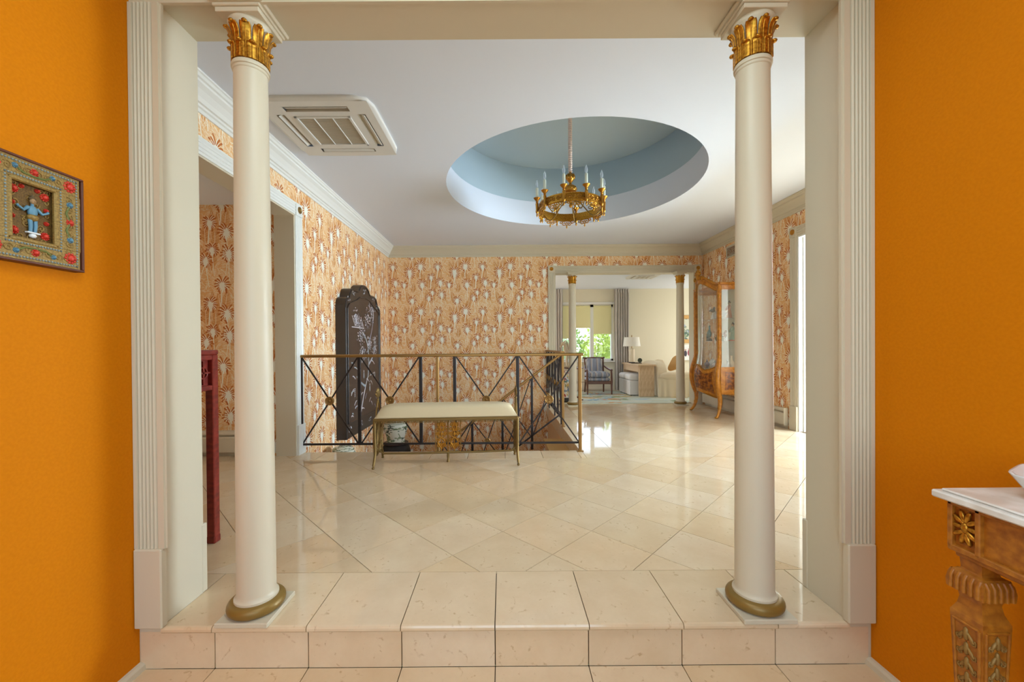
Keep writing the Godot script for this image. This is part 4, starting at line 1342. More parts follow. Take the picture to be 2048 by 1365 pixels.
func tex_inlay() -> ImageTexture:
	img_new(512, 640, C(60, 48, 42))
	var rng := RandomNumberGenerator.new()
	rng.seed = 9
	var pearl := [C(176, 176, 186), C(150, 162, 168), C(196, 190, 194), C(130, 134, 150)]
	# tree: trunk and branches
	var tr := [[180, 610, 235, 500, 300, 430], [300, 430, 330, 330, 300, 260], [300, 260, 380, 190, 400, 110], [300, 260, 260, 200, 210, 190], [400, 110, 420, 70, 380, 40], [320, 360, 400, 330, 440, 260], [250, 480, 180, 460, 120, 420]]
	for s in tr: stroke(Vector2(s[0], s[1]), Vector2(s[2], s[3]), Vector2(s[4], s[5]), 6.5, 3.5, pearl[rng.randi() % 4])
	for c in [[200, 190, 60], [370, 60, 60], [300, 120, 50], [430, 260, 50], [330, 250, 40], [120, 120, 40], [220, 300, 50]]:
		for i in 70:
			var p := Vector2(c[0], c[1]) + Vector2(rng.randfn() * c[2] * 0.5, rng.randfn() * c[2] * 0.5)
			dot(clampf(p.x, 5, 500), clampf(p.y, 5, 630), rng.randf_range(2, 6), rng.randf_range(2, 5), pearl[rng.randi() % 4])
	# small roof with slanting lines, rocks, birds, figures
	for i in 6: stroke(Vector2(60 + 26 * i, 110), Vector2(80 + 26 * i, 135), Vector2(104 + 26 * i, 160), 2.0, 2.0, pearl[2])
	stroke(Vector2(56, 166), Vector2(140, 166), Vector2(240, 166), 2.5, 2.5, pearl[2])
	for i in 24:
		var p := Vector2(rng.randf_range(30, 480), rng.randf_range(340, 620))
		var d := Vector2(rng.randf_range(8, 26), rng.randf_range(-14, 14))
		stroke(p - d, p + Vector2(0, -8), p + d, 3.4, 2.0, pearl[rng.randi() % 4])
	for i in 5: dot(90, 480 + 9 * i, 5, 3, pearl[2])
	for p in [[230, 420], [150, 380], [330, 500], [420, 440]]:
		dot(p[0], p[1], 7, 18, pearl[1]); dot(p[0], p[1] - 22, 5, 6, pearl[2])
	return img_tex()

func panel() -> void:
	# carved lacquer panel standing out from the left wall
	var t := thing("lacquer_panel", "tall black lacquer panel inlaid with mother of pearl on the stairwell wall", "panel", V(XL, -0.08, 6.13))
	var pts := []
	# outline in (d, y): width 1.52, shouldered top with a crest
	var half := P2([0.76, -0.08, 0.76, 1.74, 0.74, 1.83, 0.68, 1.87, 0.62, 1.88, 0.6, 1.94, 0.55, 2.0, 0.46, 2.02, 0.3, 2.02, 0.24, 2.03, 0.18, 2.09, 0.1, 2.125, 0.0, 2.135])
	for p in half: pts.append(p)
	for i in range(half.size() - 2, -1, -1): pts.append(Vector2(-half[i].x, half[i].y))
	var poly := PackedVector2Array(pts)
	var o := V(XL + 0.002, 0, 6.13)
	wpart(t, "board", MB.new().prism(poly, o, Vector3(0, 0, -1), Vector3.UP, Vector3(0.13, 0, 0), true), M.lacquer)
	# raised frame: outline ring
	var inner := PP([0.68, 0.13, 0.68, 1.72, 0.62, 1.78, 0.5, 1.82, 0.34, 1.86, 0.2, 1.92, 0.0, 1.94, -0.2, 1.92, -0.34, 1.86, -0.5, 1.82, -0.62, 1.78, -0.68, 1.72, -0.68, 0.13])
	var fr := MB.new()
	var fo := V(XL + 0.132, 0, 6.13)
	for i in inner.size():
		var a := inner[i]; var b := inner[(i + 1) % inner.size()]
		fr.tube([fo + Vector3(0.004, a.y, -a.x), fo + Vector3(0.004, b.y, -b.x)], 0.013, 8)
	for i in poly.size() - 1:
		var a := poly[i] * Vector2(0.975, 0.99); var b := poly[i + 1] * Vector2(0.975, 0.99)
		fr.tube([fo + Vector3(0.0, a.y, -a.x), fo + Vector3(0.0, b.y, -b.x)], 0.014, 8)
	wpart(t, "carved_moulding", fr, M.lacquer)
	var it := mat("inlay", Color.WHITE, 0.3)
	it.albedo_texture = tex_inlay()
	var im := MB.new()
	im.prism(inner, fo + Vector3(-0.001, 0, 0), Vector3(0, 0, -1), Vector3.UP, Vector3(0.006, 0, 0))
	wpart(t, "inlaid_field", im, it, "dark field with pearl trees and figures")
	var pe := mat("pearl", C(178, 178, 184), 0.25)
	var rng := RandomNumberGenerator.new()
	rng.seed = 77
	var spr := MB.new()
	for c in [[0.6, 1.85], [0.42, 1.95], [0.0, 2.03], [-0.42, 1.95], [-0.6, 1.85], [0.6, 0.04], [0.2, 0.04], [-0.2, 0.04], [-0.6, 0.04]]:
		for k in 9:
			var p := Vector2(c[0], c[1]) + Vector2(rng.randf_range(-0.06, 0.06), rng.randf_range(-0.035, 0.035))
			spr.ball(fo + Vector3(0.0, p.y, -p.x), Vector3(0.003, rng.randf_range(0.006, 0.014), rng.randf_range(0.006, 0.014)), 6)
	wpart(t, "pearl_sprigs", spr, pe)

func tex_porcelain(seed_: int, cols: Array, ground: Color) -> ImageTexture:
	img_new(256, 256, ground)
	var rng := RandomNumberGenerator.new()
	rng.seed = seed_
	for i in 60:
		var p := Vector2(rng.randf() * 256, rng.randf_range(40, 220))
		var c: Color = cols[rng.randi() % cols.size()]
		for k in 6:
			var q := p + Vector2(rng.randfn() * 9, rng.randfn() * 8)
			dot(q.x, q.y, rng.randf_range(2, 7), rng.randf_range(2, 6), c, 0.8)
		stroke(p, p + Vector2(rng.randfn() * 14, rng.randfn() * 14), p + Vector2(rng.randfn() * 26, rng.randfn() * 22), 1.8, 1.0, c)
	for y in [16, 24, 236]: stroke(Vector2(0, y), Vector2(128, y), Vector2(255, y), 2, 2, cols[0])
	return img_tex()

func stairwell_things() -> void:
	var pm := mat("green_porcelain", Color.WHITE, 0.15)
	pm.albedo_texture = tex_porcelain(4, [C(84, 104, 72), C(120, 128, 92), C(70, 78, 66)], C(214, 210, 190))
	var y0 := -0.54; var x := -1.95; var d := 7.15
	var t := thing("porcelain_vase", "green and white porcelain vase on a black stand behind the bench", "vase", V(x, y0, d))
	part(t, "body", MB.new().lathe(P2([0.0, 0.0, 0.16, 0.0, 0.165, 0.015, 0.155, 0.05, 0.165, 0.12, 0.205, 0.22, 0.22, 0.29, 0.205, 0.34, 0.17, 0.365]), Vector3.ZERO, 36), pm)
	part(t, "lid", MB.new().lathe(P2([0.175, 0.365, 0.18, 0.38, 0.17, 0.4, 0.13, 0.43, 0.05, 0.45, 0.02, 0.46, 0.025, 0.48, 0.0, 0.495]), Vector3.ZERO, 36), pm)
	var st := thing("vase_stand", "black carved stand carrying the porcelain vase in the stairwell", "stand", V(x, -1.372, d))
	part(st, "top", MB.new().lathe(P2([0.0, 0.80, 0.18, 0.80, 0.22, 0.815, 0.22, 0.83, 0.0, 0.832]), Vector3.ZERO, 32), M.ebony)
	part(st, "body", MB.new().lathe(P2([0.0, 0.02, 0.25, 0.02, 0.26, 0.06, 0.22, 0.2, 0.22, 0.5, 0.26, 0.66, 0.24, 0.75, 0.19, 0.80]), Vector3.ZERO, 32), M.dark)
	for k in 4:
		var a := TAU * k / 4 + 0.6
		part(st, "foot", MB.new().ball(Vector3(cos(a) * 0.22, 0.015, sin(a) * 0.22), Vector3(0.04, 0.015, 0.04), 8), M.dark)
	var t2 := thing("garden_stool", "rounded top of a green flowered porcelain stool below the left end of the balustrade", "stool", V(-2.05, -1.372, 5.05))
	part(t2, "body", MB.new().lathe(P2([0.0, 0.0, 0.14, 0.0, 0.15, 0.03, 0.19, 0.25, 0.2, 0.55, 0.18, 1.03, 0.15, 1.2, 0.13, 1.24]), Vector3.ZERO, 32), pm)
	part(t2, "top", MB.new().lathe(P2([0.13, 1.24, 0.135, 1.255, 0.11, 1.28, 0.05, 1.297, 0.0, 1.3]), Vector3.ZERO, 32), pm)

func red_table() -> void:
	# console against the near wall; only its end shows past the jamb
	var t := thing("altar_table", "red lacquered wooden table with fretwork end panel behind the left column", "table", V(-2.1, 0, 2.2))
	var x1 := -1.75; var x0 := -2.55; var d0 := 2.0; var d1 := 2.435; var H := 1.172
	for x in [x0, x1 - 0.048]:
		for d in [d0, d1 - 0.048]:
			var lg := wpart(t, "leg", MB.new().span(V(x, 0.03, d), V(x + 0.048, H - 0.03, d + 0.048), 0.004), M.redwood)
			wpart(lg, "foot", MB.new().span(V(x - 0.003, 0, d - 0.003), V(x + 0.051, 0.045, d + 0.051), 0.006), M.redwood)
	wpart(t, "tabletop", MB.new().span(V(x0, H - 0.03, d0), V(x1 + 0.002, H, d1 + 0.002), 0.006), M.redwood)
	for y in [H - 0.045, 0.945]:
		var rl := MB.new()
		rl.span(V(x1 - 0.042, y - 0.015, d0), V(x1 - 0.004, y + 0.015, d1), 0.003)
		rl.span(V(x0 + 0.004, y - 0.015, d0), V(x0 + 0.042, y + 0.015, d1), 0.003)
		rl.span(V(x0, y - 0.015, d1 - 0.042), V(x1, y + 0.015, d1 - 0.006), 0.003)
		wpart(t, "rail", rl, M.redwood)
	var pn := MB.new()
	pn.span(V(x1 - 0.034, 0.96, d0 + 0.05), V(x1 - 0.026, H - 0.06, d1 - 0.05))
	wpart(t, "end_panel", pn, M.redwood)
	var ft := MB.new()
	var cd := (d0 + d1) * 0.5
	for k in 3:
		var dd := d1 - 0.1 - 0.11 * k
		ft.tube(circle(V(x1 - 0.02, 1.035, dd), Vector3(0, 0, 1), Vector3.UP, 0.034, 12), 0.006, 5, true)
		ft.span(V(x1 - 0.026, 1.03, dd - 0.055), V(x1 - 0.014, 1.04, dd + 0.055)); ft.span(V(x1 - 0.026, 0.965, dd - 0.005), V(x1 - 0.014, 1.105, dd + 0.005))
	wpart(t, "fretwork", ft, M.redwood)

func heater(called: String, label: String, a: Vector3, b: Vector3, out: Vector3) -> void:
	var t := thing(called, label, "heater", a)
	var h := MB.new()
	h.mould(P2([0, 0, 0.004, 0, 0.004, 0.2, 0.05, 0.2, 0.05, 0.05, 0.056, 0.05, 0.056, 0.205, 0.046, 0.215, 0.012, 0.22, 0.012, 0.238, 0.044, 0.24, 0.04, 0.262, 0.026, 0.275, 0, 0.28]), a, b, out, Vector3.UP)
	wpart(t, "cover", h, M.heater)
	var e := MB.new()
	for p in [a, b]:
		var q: Vector3 = p
		e.box(q + out * 0.031 + Vector3.UP * 0.165, Vector3(0.062, 0.25, 0.012) if absf(out.x) > 0.5 else Vector3(0.012, 0.25, 0.062), 0.004)
	wpart(t, "end_cap", e, M.heater)

func vent() -> void:
	var t := thing("wall_vent", "cream louvred air vent high on the right wall under the crown moulding", "vent", V(XR, 2.70, 6.72))
	var d0 := 6.38; var d1 := 7.04; var y0 := 2.70; var y1 := 2.905
	var f := MB.new()
	f.span(V(XR - 0.014, y0, d0), V(XR, y0 + 0.025, d1), 0.003); f.span(V(XR - 0.014, y1 - 0.025, d0), V(XR, y1, d1), 0.003)
	f.span(V(XR - 0.014, y0, d0), V(XR, y1, d0 + 0.025), 0.003); f.span(V(XR - 0.014, y0, d1 - 0.025), V(XR, y1, d1), 0.003)
	wpart(t, "frame", f, M.trim)
	for i in 7:
		var y := lerpf(y0 + 0.035, y1 - 0.035, i / 6.0)
		wpart(t, "slat", MB.new().box(V(XR - 0.008, y, (d0 + d1) * 0.5), Vector3(0.011, 0.008, d1 - d0 - 0.05), 0.001), M.trim)
# front of the cabinet in plan: x along the width, returns distance from its back
func cab_front(x: float, y: float) -> float:
	var u := x / 0.40
	var bow := 0.13 * (0.5 + 0.5 * cos(PI * clampf(u, -1, 1)))
	return 0.45 + bow + cab_bulge(y)
func cab_bulge(y: float) -> float:
	if y < 0.34: return 0.0
	if y < 0.95: return 0.055 * pow(sin(PI * (y - 0.34) / 0.61), 1.0)
	return 0.0
func cab_side(z: float, y: float) -> float:      # half width at distance z from the back
	return 0.385 + 0.02 * sin(PI * clampf(z / 0.45, 0, 1)) + cab_bulge(y) * 0.8
func cab_top(x: float) -> float:      # top edge of the front
	return 2.155 + 0.17 * pow(0.5 + 0.5 * cos(PI * clampf(x / 0.36, -1, 1)), 0.8)
func cab_waist(x: float) -> float:
	return 0.80 + 0.05 * cos(TAU * clampf(x / 0.4, -1, 1)) * (1.0 if absf(x) < 0.2 else 0.6)
func cab_sheet(x0: float, x1: float, lo: Callable, hi: Callable, nu: int, nv: int, off: float) -> Array:
	var rows := []
	for i in nv + 1:
		var row := PackedVector3Array()
		for j in nu + 1:
			var x := lerpf(x0, x1, j / float(nu))
			var y := lerpf(lo.call(x), hi.call(x), i / float(nv))
			row.append(Vector3(x, y, cab_front(x, y) + off))
		rows.append(row)
	return rows
func solid(mb: MB, f: Array, b: Array) -> MB:      # closed slab between two grids
	mb.grid(f, false, false, 1.0)
	mb.grid(b, false, false, -1.0)
	var nr := f.size(); var nc: int = f[0].size()
	for i in nr - 1:
		mb.quad(f[i][0], f[i + 1][0], b[i + 1][0], b[i][0], f[i][0] - f[i][1])
		mb.quad(f[i][nc - 1], f[i + 1][nc - 1], b[i + 1][nc - 1], b[i][nc - 1], f[i][nc - 1] - f[i][nc - 2])
	for j in nc - 1:
		mb.quad(f[0][j], f[0][j + 1], b[0][j + 1], b[0][j], f[0][j] - f[1][j])
		mb.quad(f[nr - 1][j], f[nr - 1][j + 1], b[nr - 1][j + 1], b[nr - 1][j], f[nr - 1][j] - f[nr - 2][j])
	return mb
func side_sheet(sg: float, y0: float, y1: float, nv: int, z0: float, z1: float, off: float) -> Array:
	var rows := []
	for i in nv + 1:
		var row := PackedVector3Array()
		for j in 9:
			var z := lerpf(z0, z1, j / 8.0)
			var y := lerpf(y0, y1, i / float(nv))
			row.append(Vector3(sg * (cab_side(z, y) + off), y, z))
		rows.append(row)
	return rows
func cabinet() -> void:
	var at := V(3.90, 0, 6.72)
	var t := thing("display_cabinet", "gilded glass display cabinet with curved wooden base beside the doorway", "cabinet", at, -PI / 2)
	var bot := func(x: float) -> float: return 0.36 + 0.04 * cos(PI * x / 0.36)
	var waist := func(x: float) -> float: return cab_waist(x)
	var gtop := func(x: float) -> float: return cab_top(x) - 0.11
	var top := func(x: float) -> float: return cab_top(x)
	# base front with a darker marquetry field
	part(t, "base_front", solid(MB.new(), cab_sheet(-0.40, 0.40, bot, waist, 28, 12, 0.0), cab_sheet(-0.40, 0.40, bot, waist, 28, 12, -0.02)), M.cabinet_wood)
	var fl := func(x: float) -> float: return bot.call(x) + 0.055
	var fh := func(x: float) -> float: return waist.call(x) - 0.06
	part(t, "painted_field", solid(MB.new(), cab_sheet(-0.3, 0.3, fl, fh, 24, 10, 0.004), cab_sheet(-0.3, 0.3, fl, fh, 24, 10, -0.002)), M.cabinet_panel, "dark painted figure panel")
	for sg in [-1.0, 1.0]:
		part(t, "base_side", solid(MB.new(), side_sheet(sg, 0.38, 0.82, 10, 0.0, 0.45, 0.0), side_sheet(sg, 0.38, 0.82, 10, 0.0, 0.45, -0.02)), M.cabinet_wood)
		part(t, "side_field", solid(MB.new(), side_sheet(sg, 0.46, 0.74, 8, 0.07, 0.38, 0.004), side_sheet(sg, 0.46, 0.74, 8, 0.07, 0.38, -0.002)), M.cabinet_panel)
		part(t, "side_glass", solid(MB.new(), side_sheet(sg, 0.82, 2.07, 2, 0.03, 0.43, -0.008), side_sheet(sg, 0.82, 2.07, 2, 0.03, 0.43, -0.012)), M.pane)
		part(t, "side_frieze", solid(MB.new(), side_sheet(sg, 2.06, 2.16, 3, 0.0, 0.46, 0.004), side_sheet(sg, 2.06, 2.16, 3, 0.0, 0.46, -0.02)), M.cabinet_wood)
		# corner stiles run into the cabriole legs
		for fb in [0, 1]:
			var pts := []; var rad := []
			for k in 27:
				var f := k / 26.0
				var y := lerpf(0.0, 2.12, f)
				var kick := 0.0
				if y < 0.36: kick = 0.06 * pow(1.0 - y / 0.36, 2.0) - 0.02 * sin(PI * y / 0.36)
				var bl := cab_bulge(y) * (1.0 if fb == 0 else 0.25)
				var z := 0.452 + bl + kick * (1.0 if fb == 0 else 0.2) if fb == 0 else 0.03
				pts.append(Vector3(sg * (0.392 + bl * 0.8 + kick * 0.5), y + (0.018 if k == 0 else 0.0), z))
				rad.append(0.022 + (0.018 * clampf((y - 0.1) / 0.3, 0, 1) if y < 0.9 else 0.01))
			part(t, "stile_leg", MB.new().tube(pts, rad, 10), M.cabinet_wood)
			if fb == 0:
				var mt := MB.new()
				var p2 := []
				for p in pts: p2.append(p + Vector3(sg * 0.012, 0, 0.016))
				mt.tube(p2, 0.009, 6)
				for q in [2, 10, 11, 12, 24]: mt.ball(p2[q], Vector3(0.02, 0.035, 0.018), 8)
				mt.ball(Vector3(pts[0].x, 0.016, pts[0].z + 0.01), Vector3(0.03, 0.016, 0.032), 8)
				part(t, "gilt_mount", mt, M.gold, "gilt bronze corner mount")
	# apron line, door frame, glass
	part(t, "door_glass", solid(MB.new(), cab_sheet(-0.33, 0.33, waist, gtop, 18, 6, -0.006), cab_sheet(-0.33, 0.33, waist, gtop, 18, 6, -0.010)), M.pane)
	for sg in [-1.0, 1.0]:
		var a: float = 0.33 * sg; var b: float = 0.40 * sg
		part(t, "door_stile", solid(MB.new(), cab_sheet(minf(a, b), maxf(a, b), waist, gtop, 3, 10, 0.004), cab_sheet(minf(a, b), maxf(a, b), waist, gtop, 3, 10, -0.02)), M.cabinet_wood)
	part(t, "frieze", solid(MB.new(), cab_sheet(-0.405, 0.405, gtop, top, 28, 4, 0.008), cab_sheet(-0.405, 0.405, gtop, top, 28, 4, -0.03)), M.cabinet_wood)
	var cor := MB.new()
	var rim := []; var rim2 := []; var w1 := []; var w2 := []; var w3 := []
	for j in 29:
		var x := lerpf(-0.41, 0.41, j / 28.0)
		rim.append(Vector3(x, cab_top(x), cab_front(x, 2.0) + 0.012))
		rim2.append(Vector3(x, cab_top(x) - 0.03, cab_front(x, 2.0) + 0.01))
		w1.append(Vector3(x * 0.99, cab_waist(x * 0.99), cab_front(x * 0.99, 0.8) + 0.006))
		w2.append(Vector3(x * 0.99, bot.call(x * 0.99), cab_front(x * 0.99, 0.36) + 0.004))
		w3.append(Vector3(x * 0.8, cab_top(x * 0.8) - 0.112, cab_front(x * 0.8, 2.0) + 0.01))
	cor.tube(rim, 0.02, 8)
	cor.tube(rim2, 0.011, 6)
	for sg in [-1.0, 1.0]:
		cor.tube([Vector3(sg * 0.41, 2.155, 0.46), Vector3(sg * 0.42, 2.155, 0.25), Vector3(sg * 0.40, 2.155, 0.0)], 0.02, 8)
	part(t, "cornice", cor, M.cabinet_wood)
	part(t, "gilt_line", MB.new().tube(w1, 0.008, 6).tube(w2, 0.01, 6).tube(w3, 0.007, 6), M.gold)
	part(t, "roof", MB.new().box(Vector3(0, 2.13, 0.23), Vector3(0.78, 0.03, 0.46)), M.cabinet_wood)
	part(t, "floor_board", MB.new().box(Vector3(0, 0.77, 0.24), Vector3(0.77, 0.02, 0.46)).box(Vector3(0, 0.40, 0.22), Vector3(0.74, 0.02, 0.44)), M.cabinet_wood)
	part(t, "back_panel", MB.new().box(Vector3(0, 1.25, 0.01), Vector3(0.77, 1.78, 0.012)), mat("cabinet_back", C(214, 210, 186), 0.4))
	# crest: cartouche with leaves
	var cr := MB.new()
	var cz := cab_front(0, 2.0) + 0.02
	cr.ball(Vector3(0, 2.325, cz), Vector3(0.05, 0.06, 0.03), 12)
	for k in 7:
		var an := (k - 3) * 0.42
		cr.ball(Vector3(sin(an) * 0.07, 2.34 + cos(an) * 0.06, cz), Vector3(0.018, 0.05, 0.016), 8, Basis(Vector3.FORWARD, an))
	cr.ball(Vector3(0.0, 2.43, cz), Vector3(0.014, 0.05, 0.014), 8)
	for sg in [-1.0, 1.0]:
		for k in 5:
			var x: float = sg * (0.07 + 0.045 * k)
			cr.ball(Vector3(x, cab_top(x) + 0.008, cab_front(x, 2.0) + 0.018), Vector3(0.034, 0.017, 0.018), 8)
		cr.tube(spiral(Vector3(sg * 0.1, 2.28, cz), Vector3(sg, 0, 0), Vector3.UP, 0.008, 0.04, 0.0, 1.4, 14), 0.01, 6)
	part(t, "crest", cr, M.gold, "gilt leaf crest")
	for y in [1.235, 1.60]:
		part(t, "glass_shelf", MB.new().box(Vector3(0, y, 0.235), Vector3(0.75, 0.007, 0.42)), M.pane)
	# contents: local spots (x along width, distance from back)
	var spots := [[0.24, 1.604, 0.30, "fan"], [0.02, 1.604, 0.36, "bird"], [0.12, 1.604, 0.14, "lady"], [-0.2, 1.604, 0.2, "jar"],
		[0.30, 1.239, 0.36, "jar2"], [0.20, 1.239, 0.38, "jar2"], [0.1, 1.2395, 0.22, "brown"], [-0.02, 1.239, 0.40, "teal"], [0.2, 1.239, 0.13, "lady2"],
		[0.2, 0.781, 0.42, "globe"], [0.02, 0.781, 0.46, "globe2"], [0.28, 0.781, 0.2, "vase"], [0.12, 0.781, 0.15, "branch"], [-0.1, 0.781, 0.3, "vase2"]]
	var names := {"fan": ["porcelain_shell", "white fan shaped porcelain shell on the top cabinet shelf", "ornament"], "bird": ["bird_figurine", "small dark bird figurine on a pale stand on the top cabinet shelf", "figurine"],
		"lady": ["lady_figurine", "standing porcelain lady in a pink robe on the top cabinet shelf", "figurine"], "jar": ["lidded_jar", "small lidded white jar at the back of the top cabinet shelf", "jar"],
		"jar2": ["dark_jar", "small dark green jar on the middle cabinet shelf", "jar"], "brown": ["horse_ornament", "brown and white rounded animal ornament on the middle cabinet shelf", "ornament"],
		"teal": ["peacock_figurine", "tall blue green peacock figurine on the middle cabinet shelf", "figurine"], "lady2": ["robed_figurine", "white and green robed figurine on a red base on the middle cabinet shelf", "figurine"],
		"globe": ["glass_globe", "clear glass globe on the cabinet floor near the curved door", "ornament"], "globe2": ["purple_globe", "purple glass pear shaped ornament on the cabinet floor", "ornament"],
		"vase": ["cream_vase", "cream bottle vase on the cabinet floor", "vase"], "branch": ["coral_branch", "grey branching coral ornament on the cabinet floor", "ornament"], "vase2": ["white_jar", "round white jar at the far end of the cabinet floor", "jar"]}
	var cnt := 0
	for s in spots:
		var w := Vector3(3.90 - s[2], s[1], -6.72 + s[0])
		var nm: Array = names[s[3]]
		var lab: String = nm[1]
		if s[3] == "jar2": lab = ("nearer of two " if cnt == 0 else "farther of two ") + "small dark green jars on the middle cabinet shelf"
		if s[3] == "jar2": cnt += 1
		figurine(s[3], nm[0], lab, nm[2], w)
func figurine(kind: String, called: String, label: String, cat: String, at: Vector3) -> void:
	var t := thing(called, label, cat, at, -PI / 2)
	var col: StandardMaterial3D = M.porcelain
	match kind:
		"fan":
			part(t, "base", MB.new().lathe(P2([0, 0, 0.04, 0, 0.035, 0.015, 0.012, 0.025, 0, 0.025]), Vector3.ZERO, 14), col)
			var m := MB.new()
			for k in 9:
				var a := (k - 4) * 0.27
				m.ball(Vector3(sin(a) * 0.06, 0.02 + cos(a) * 0.065, 0), Vector3(0.012, 0.065, 0.016), 8, Basis(Vector3.FORWARD, a))
			part(t, "shell", m, col)
		"bird":
			part(t, "stand", MB.new().lathe(P2([0, 0, 0.035, 0, 0.03, 0.02, 0.012, 0.05, 0.014, 0.1, 0.02, 0.11, 0, 0.112]), Vector3.ZERO, 14), col)
			part(t, "bird", MB.new().ball(Vector3(0, 0.15, 0), Vector3(0.06, 0.034, 0.03), 12, Basis(Vector3.FORWARD, 0.2)).ball(Vector3(0.045, 0.185, 0), Vector3(0.022, 0.024, 0.02), 10).ball(Vector3(-0.075, 0.15, 0), Vector3(0.04, 0.01, 0.016), 8), mat("dark_glaze", C(70, 62, 70), 0.25))
		"lady", "lady2":
			var robe := mat("robe_" + kind, C(206, 140, 110) if kind == "lady" else C(150, 176, 150), 0.3)
			part(t, "robe", MB.new().lathe(P2([0, 0.015, 0.055, 0.015, 0.05, 0.05, 0.036, 0.12, 0.028, 0.17, 0.034, 0.2, 0.03, 0.225, 0.01, 0.24, 0, 0.24]), Vector3.ZERO, 16, Basis(), 1.0, 0.8), robe)
			part(t, "head", MB.new().ball(Vector3(0, 0.262, 0), Vector3(0.02, 0.025, 0.021), 10), M.flesh)
			part(t, "hair", MB.new().ball(Vector3(0, 0.276, -0.006), Vector3(0.023, 0.02, 0.022), 10).ball(Vector3(0, 0.298, -0.004), Vector3(0.01, 0.012, 0.01), 8), M.dark)
			for sg in [-1.0, 1.0]: part(t, "sleeve", MB.new().tube([Vector3(sg * 0.028, 0.215, 0), Vector3(sg * 0.05, 0.175, 0.015), Vector3(sg * 0.026, 0.15, 0.036)], [0.013, 0.017, 0.014], 8), robe)
			part(t, "base", MB.new().lathe(P2([0, 0, 0.062, 0, 0.058, 0.015, 0, 0.016]), Vector3.ZERO, 16), M.red_paint if kind == "lady2" else M.porcelain)
		"jar", "vase2":
			part(t, "body", MB.new().lathe(P2([0, 0, 0.03, 0, 0.055, 0.03, 0.065, 0.07, 0.055, 0.11, 0.035, 0.13]), Vector3.ZERO, 18), col)
			part(t, "lid", MB.new().lathe(P2([0.037, 0.13, 0.038, 0.137, 0.02, 0.15, 0.006, 0.155, 0.008, 0.165, 0, 0.17]), Vector3.ZERO, 18), col)
		"jar2":
			var g := mat("green_glaze", C(84, 96, 72), 0.2)
			part(t, "body", MB.new().lathe(P2([0, 0, 0.022, 0, 0.036, 0.03, 0.034, 0.06, 0.018, 0.075]), Vector3.ZERO, 16), g)
			part(t, "neck", MB.new().lathe(P2([0.018, 0.075, 0.016, 0.09, 0.024, 0.1, 0.0, 0.098]), Vector3.ZERO, 16), g)
		"brown":
			part(t, "body", MB.new().ball(Vector3(0, 0.09, 0), Vector3(0.065, 0.05, 0.04), 14), mat("brown_glaze", C(122, 66, 46), 0.25))
			part(t, "head", MB.new().ball(Vector3(0.055, 0.145, 0), Vector3(0.022, 0.034, 0.02), 10, Basis(Vector3.FORWARD, 0.5)).tube([Vector3(0.035, 0.11, 0), Vector3(0.052, 0.14, 0)], 0.02, 8), M.brown_glaze)
			for q in [[-0.04, 0.02], [-0.04, -0.02], [0.04, 0.02], [0.04, -0.02]]:
				part(t, "leg", MB.new().tube([Vector3(q[0], 0.0, q[1]), Vector3(q[0] * 0.9, 0.07, q[1])], [0.012, 0.016], 8), col)
		"teal":
			var g := mat("teal_glaze", C(70, 120, 128), 0.25)
			part(t, "body", MB.new().ball(Vector3(0, 0.12, 0), Vector3(0.04, 0.07, 0.035), 12).tube([Vector3(0, 0.17, 0), Vector3(0.012, 0.21, 0), Vector3(0.004, 0.24, 0), Vector3(0.02, 0.26, 0)], [0.024, 0.014, 0.012, 0.012], 8), g)
			part(t, "tail", MB.new().tube([Vector3(-0.02, 0.12, 0), Vector3(-0.05, 0.07, 0), Vector3(-0.07, 0.02, 0)], [0.03, 0.024, 0.008], 8), g)
			part(t, "rock", MB.new().lathe(P2([0, 0, 0.05, 0, 0.045, 0.03, 0.03, 0.055, 0, 0.06]), Vector3.ZERO, 10), mat("grey_rock", C(90, 92, 88), 0.6))
		"globe", "globe2":
			var gl: StandardMaterial3D = M.bulb if kind == "globe" else mat("purple_glass", C(120, 104, 126), 0.08)
			part(t, "foot", MB.new().lathe(P2([0, 0, 0.03, 0, 0.026, 0.012, 0, 0.014]), Vector3.ZERO, 16), M.dark)
			part(t, "globe", MB.new().ball(Vector3(0, 0.062, 0), Vector3(0.05, 0.05, 0.05) if kind == "globe" else Vector3(0.042, 0.05, 0.042), 16).ball(Vector3(0, 0.12, 0), Vector3(0.014, 0.02 if kind == "globe" else 0.034, 0.014), 8), gl)
		"vase":
			part(t, "body", MB.new().lathe(P2([0, 0, 0.04, 0, 0.058, 0.05, 0.05, 0.1, 0.022, 0.15, 0.018, 0.2]), Vector3.ZERO, 18), M.cream_fabric)
			part(t, "rim", MB.new().lathe(P2([0.018, 0.2, 0.027, 0.215, 0.02, 0.215, 0.012, 0.19]), Vector3.ZERO, 18), M.cream_fabric)
		"branch":
			part(t, "base", MB.new().lathe(P2([0, 0, 0.04, 0, 0.034, 0.02, 0, 0.022]), Vector3.ZERO, 14), M.dark)
			var m := MB.new()
			for k in 7:
				var a := (k - 3) * 0.3
				m.tube([Vector3(0, 0.015, 0), Vector3(sin(a) * 0.04, 0.07, 0.01 * (k % 3 - 1)), Vector3(sin(a) * 0.09, 0.09 + cos(a) * 0.06, 0.02 * (k % 3 - 1))], [0.008, 0.006, 0.003], 6)
			part(t, "branches", m, mat("coral", C(132, 120, 108), 0.6))

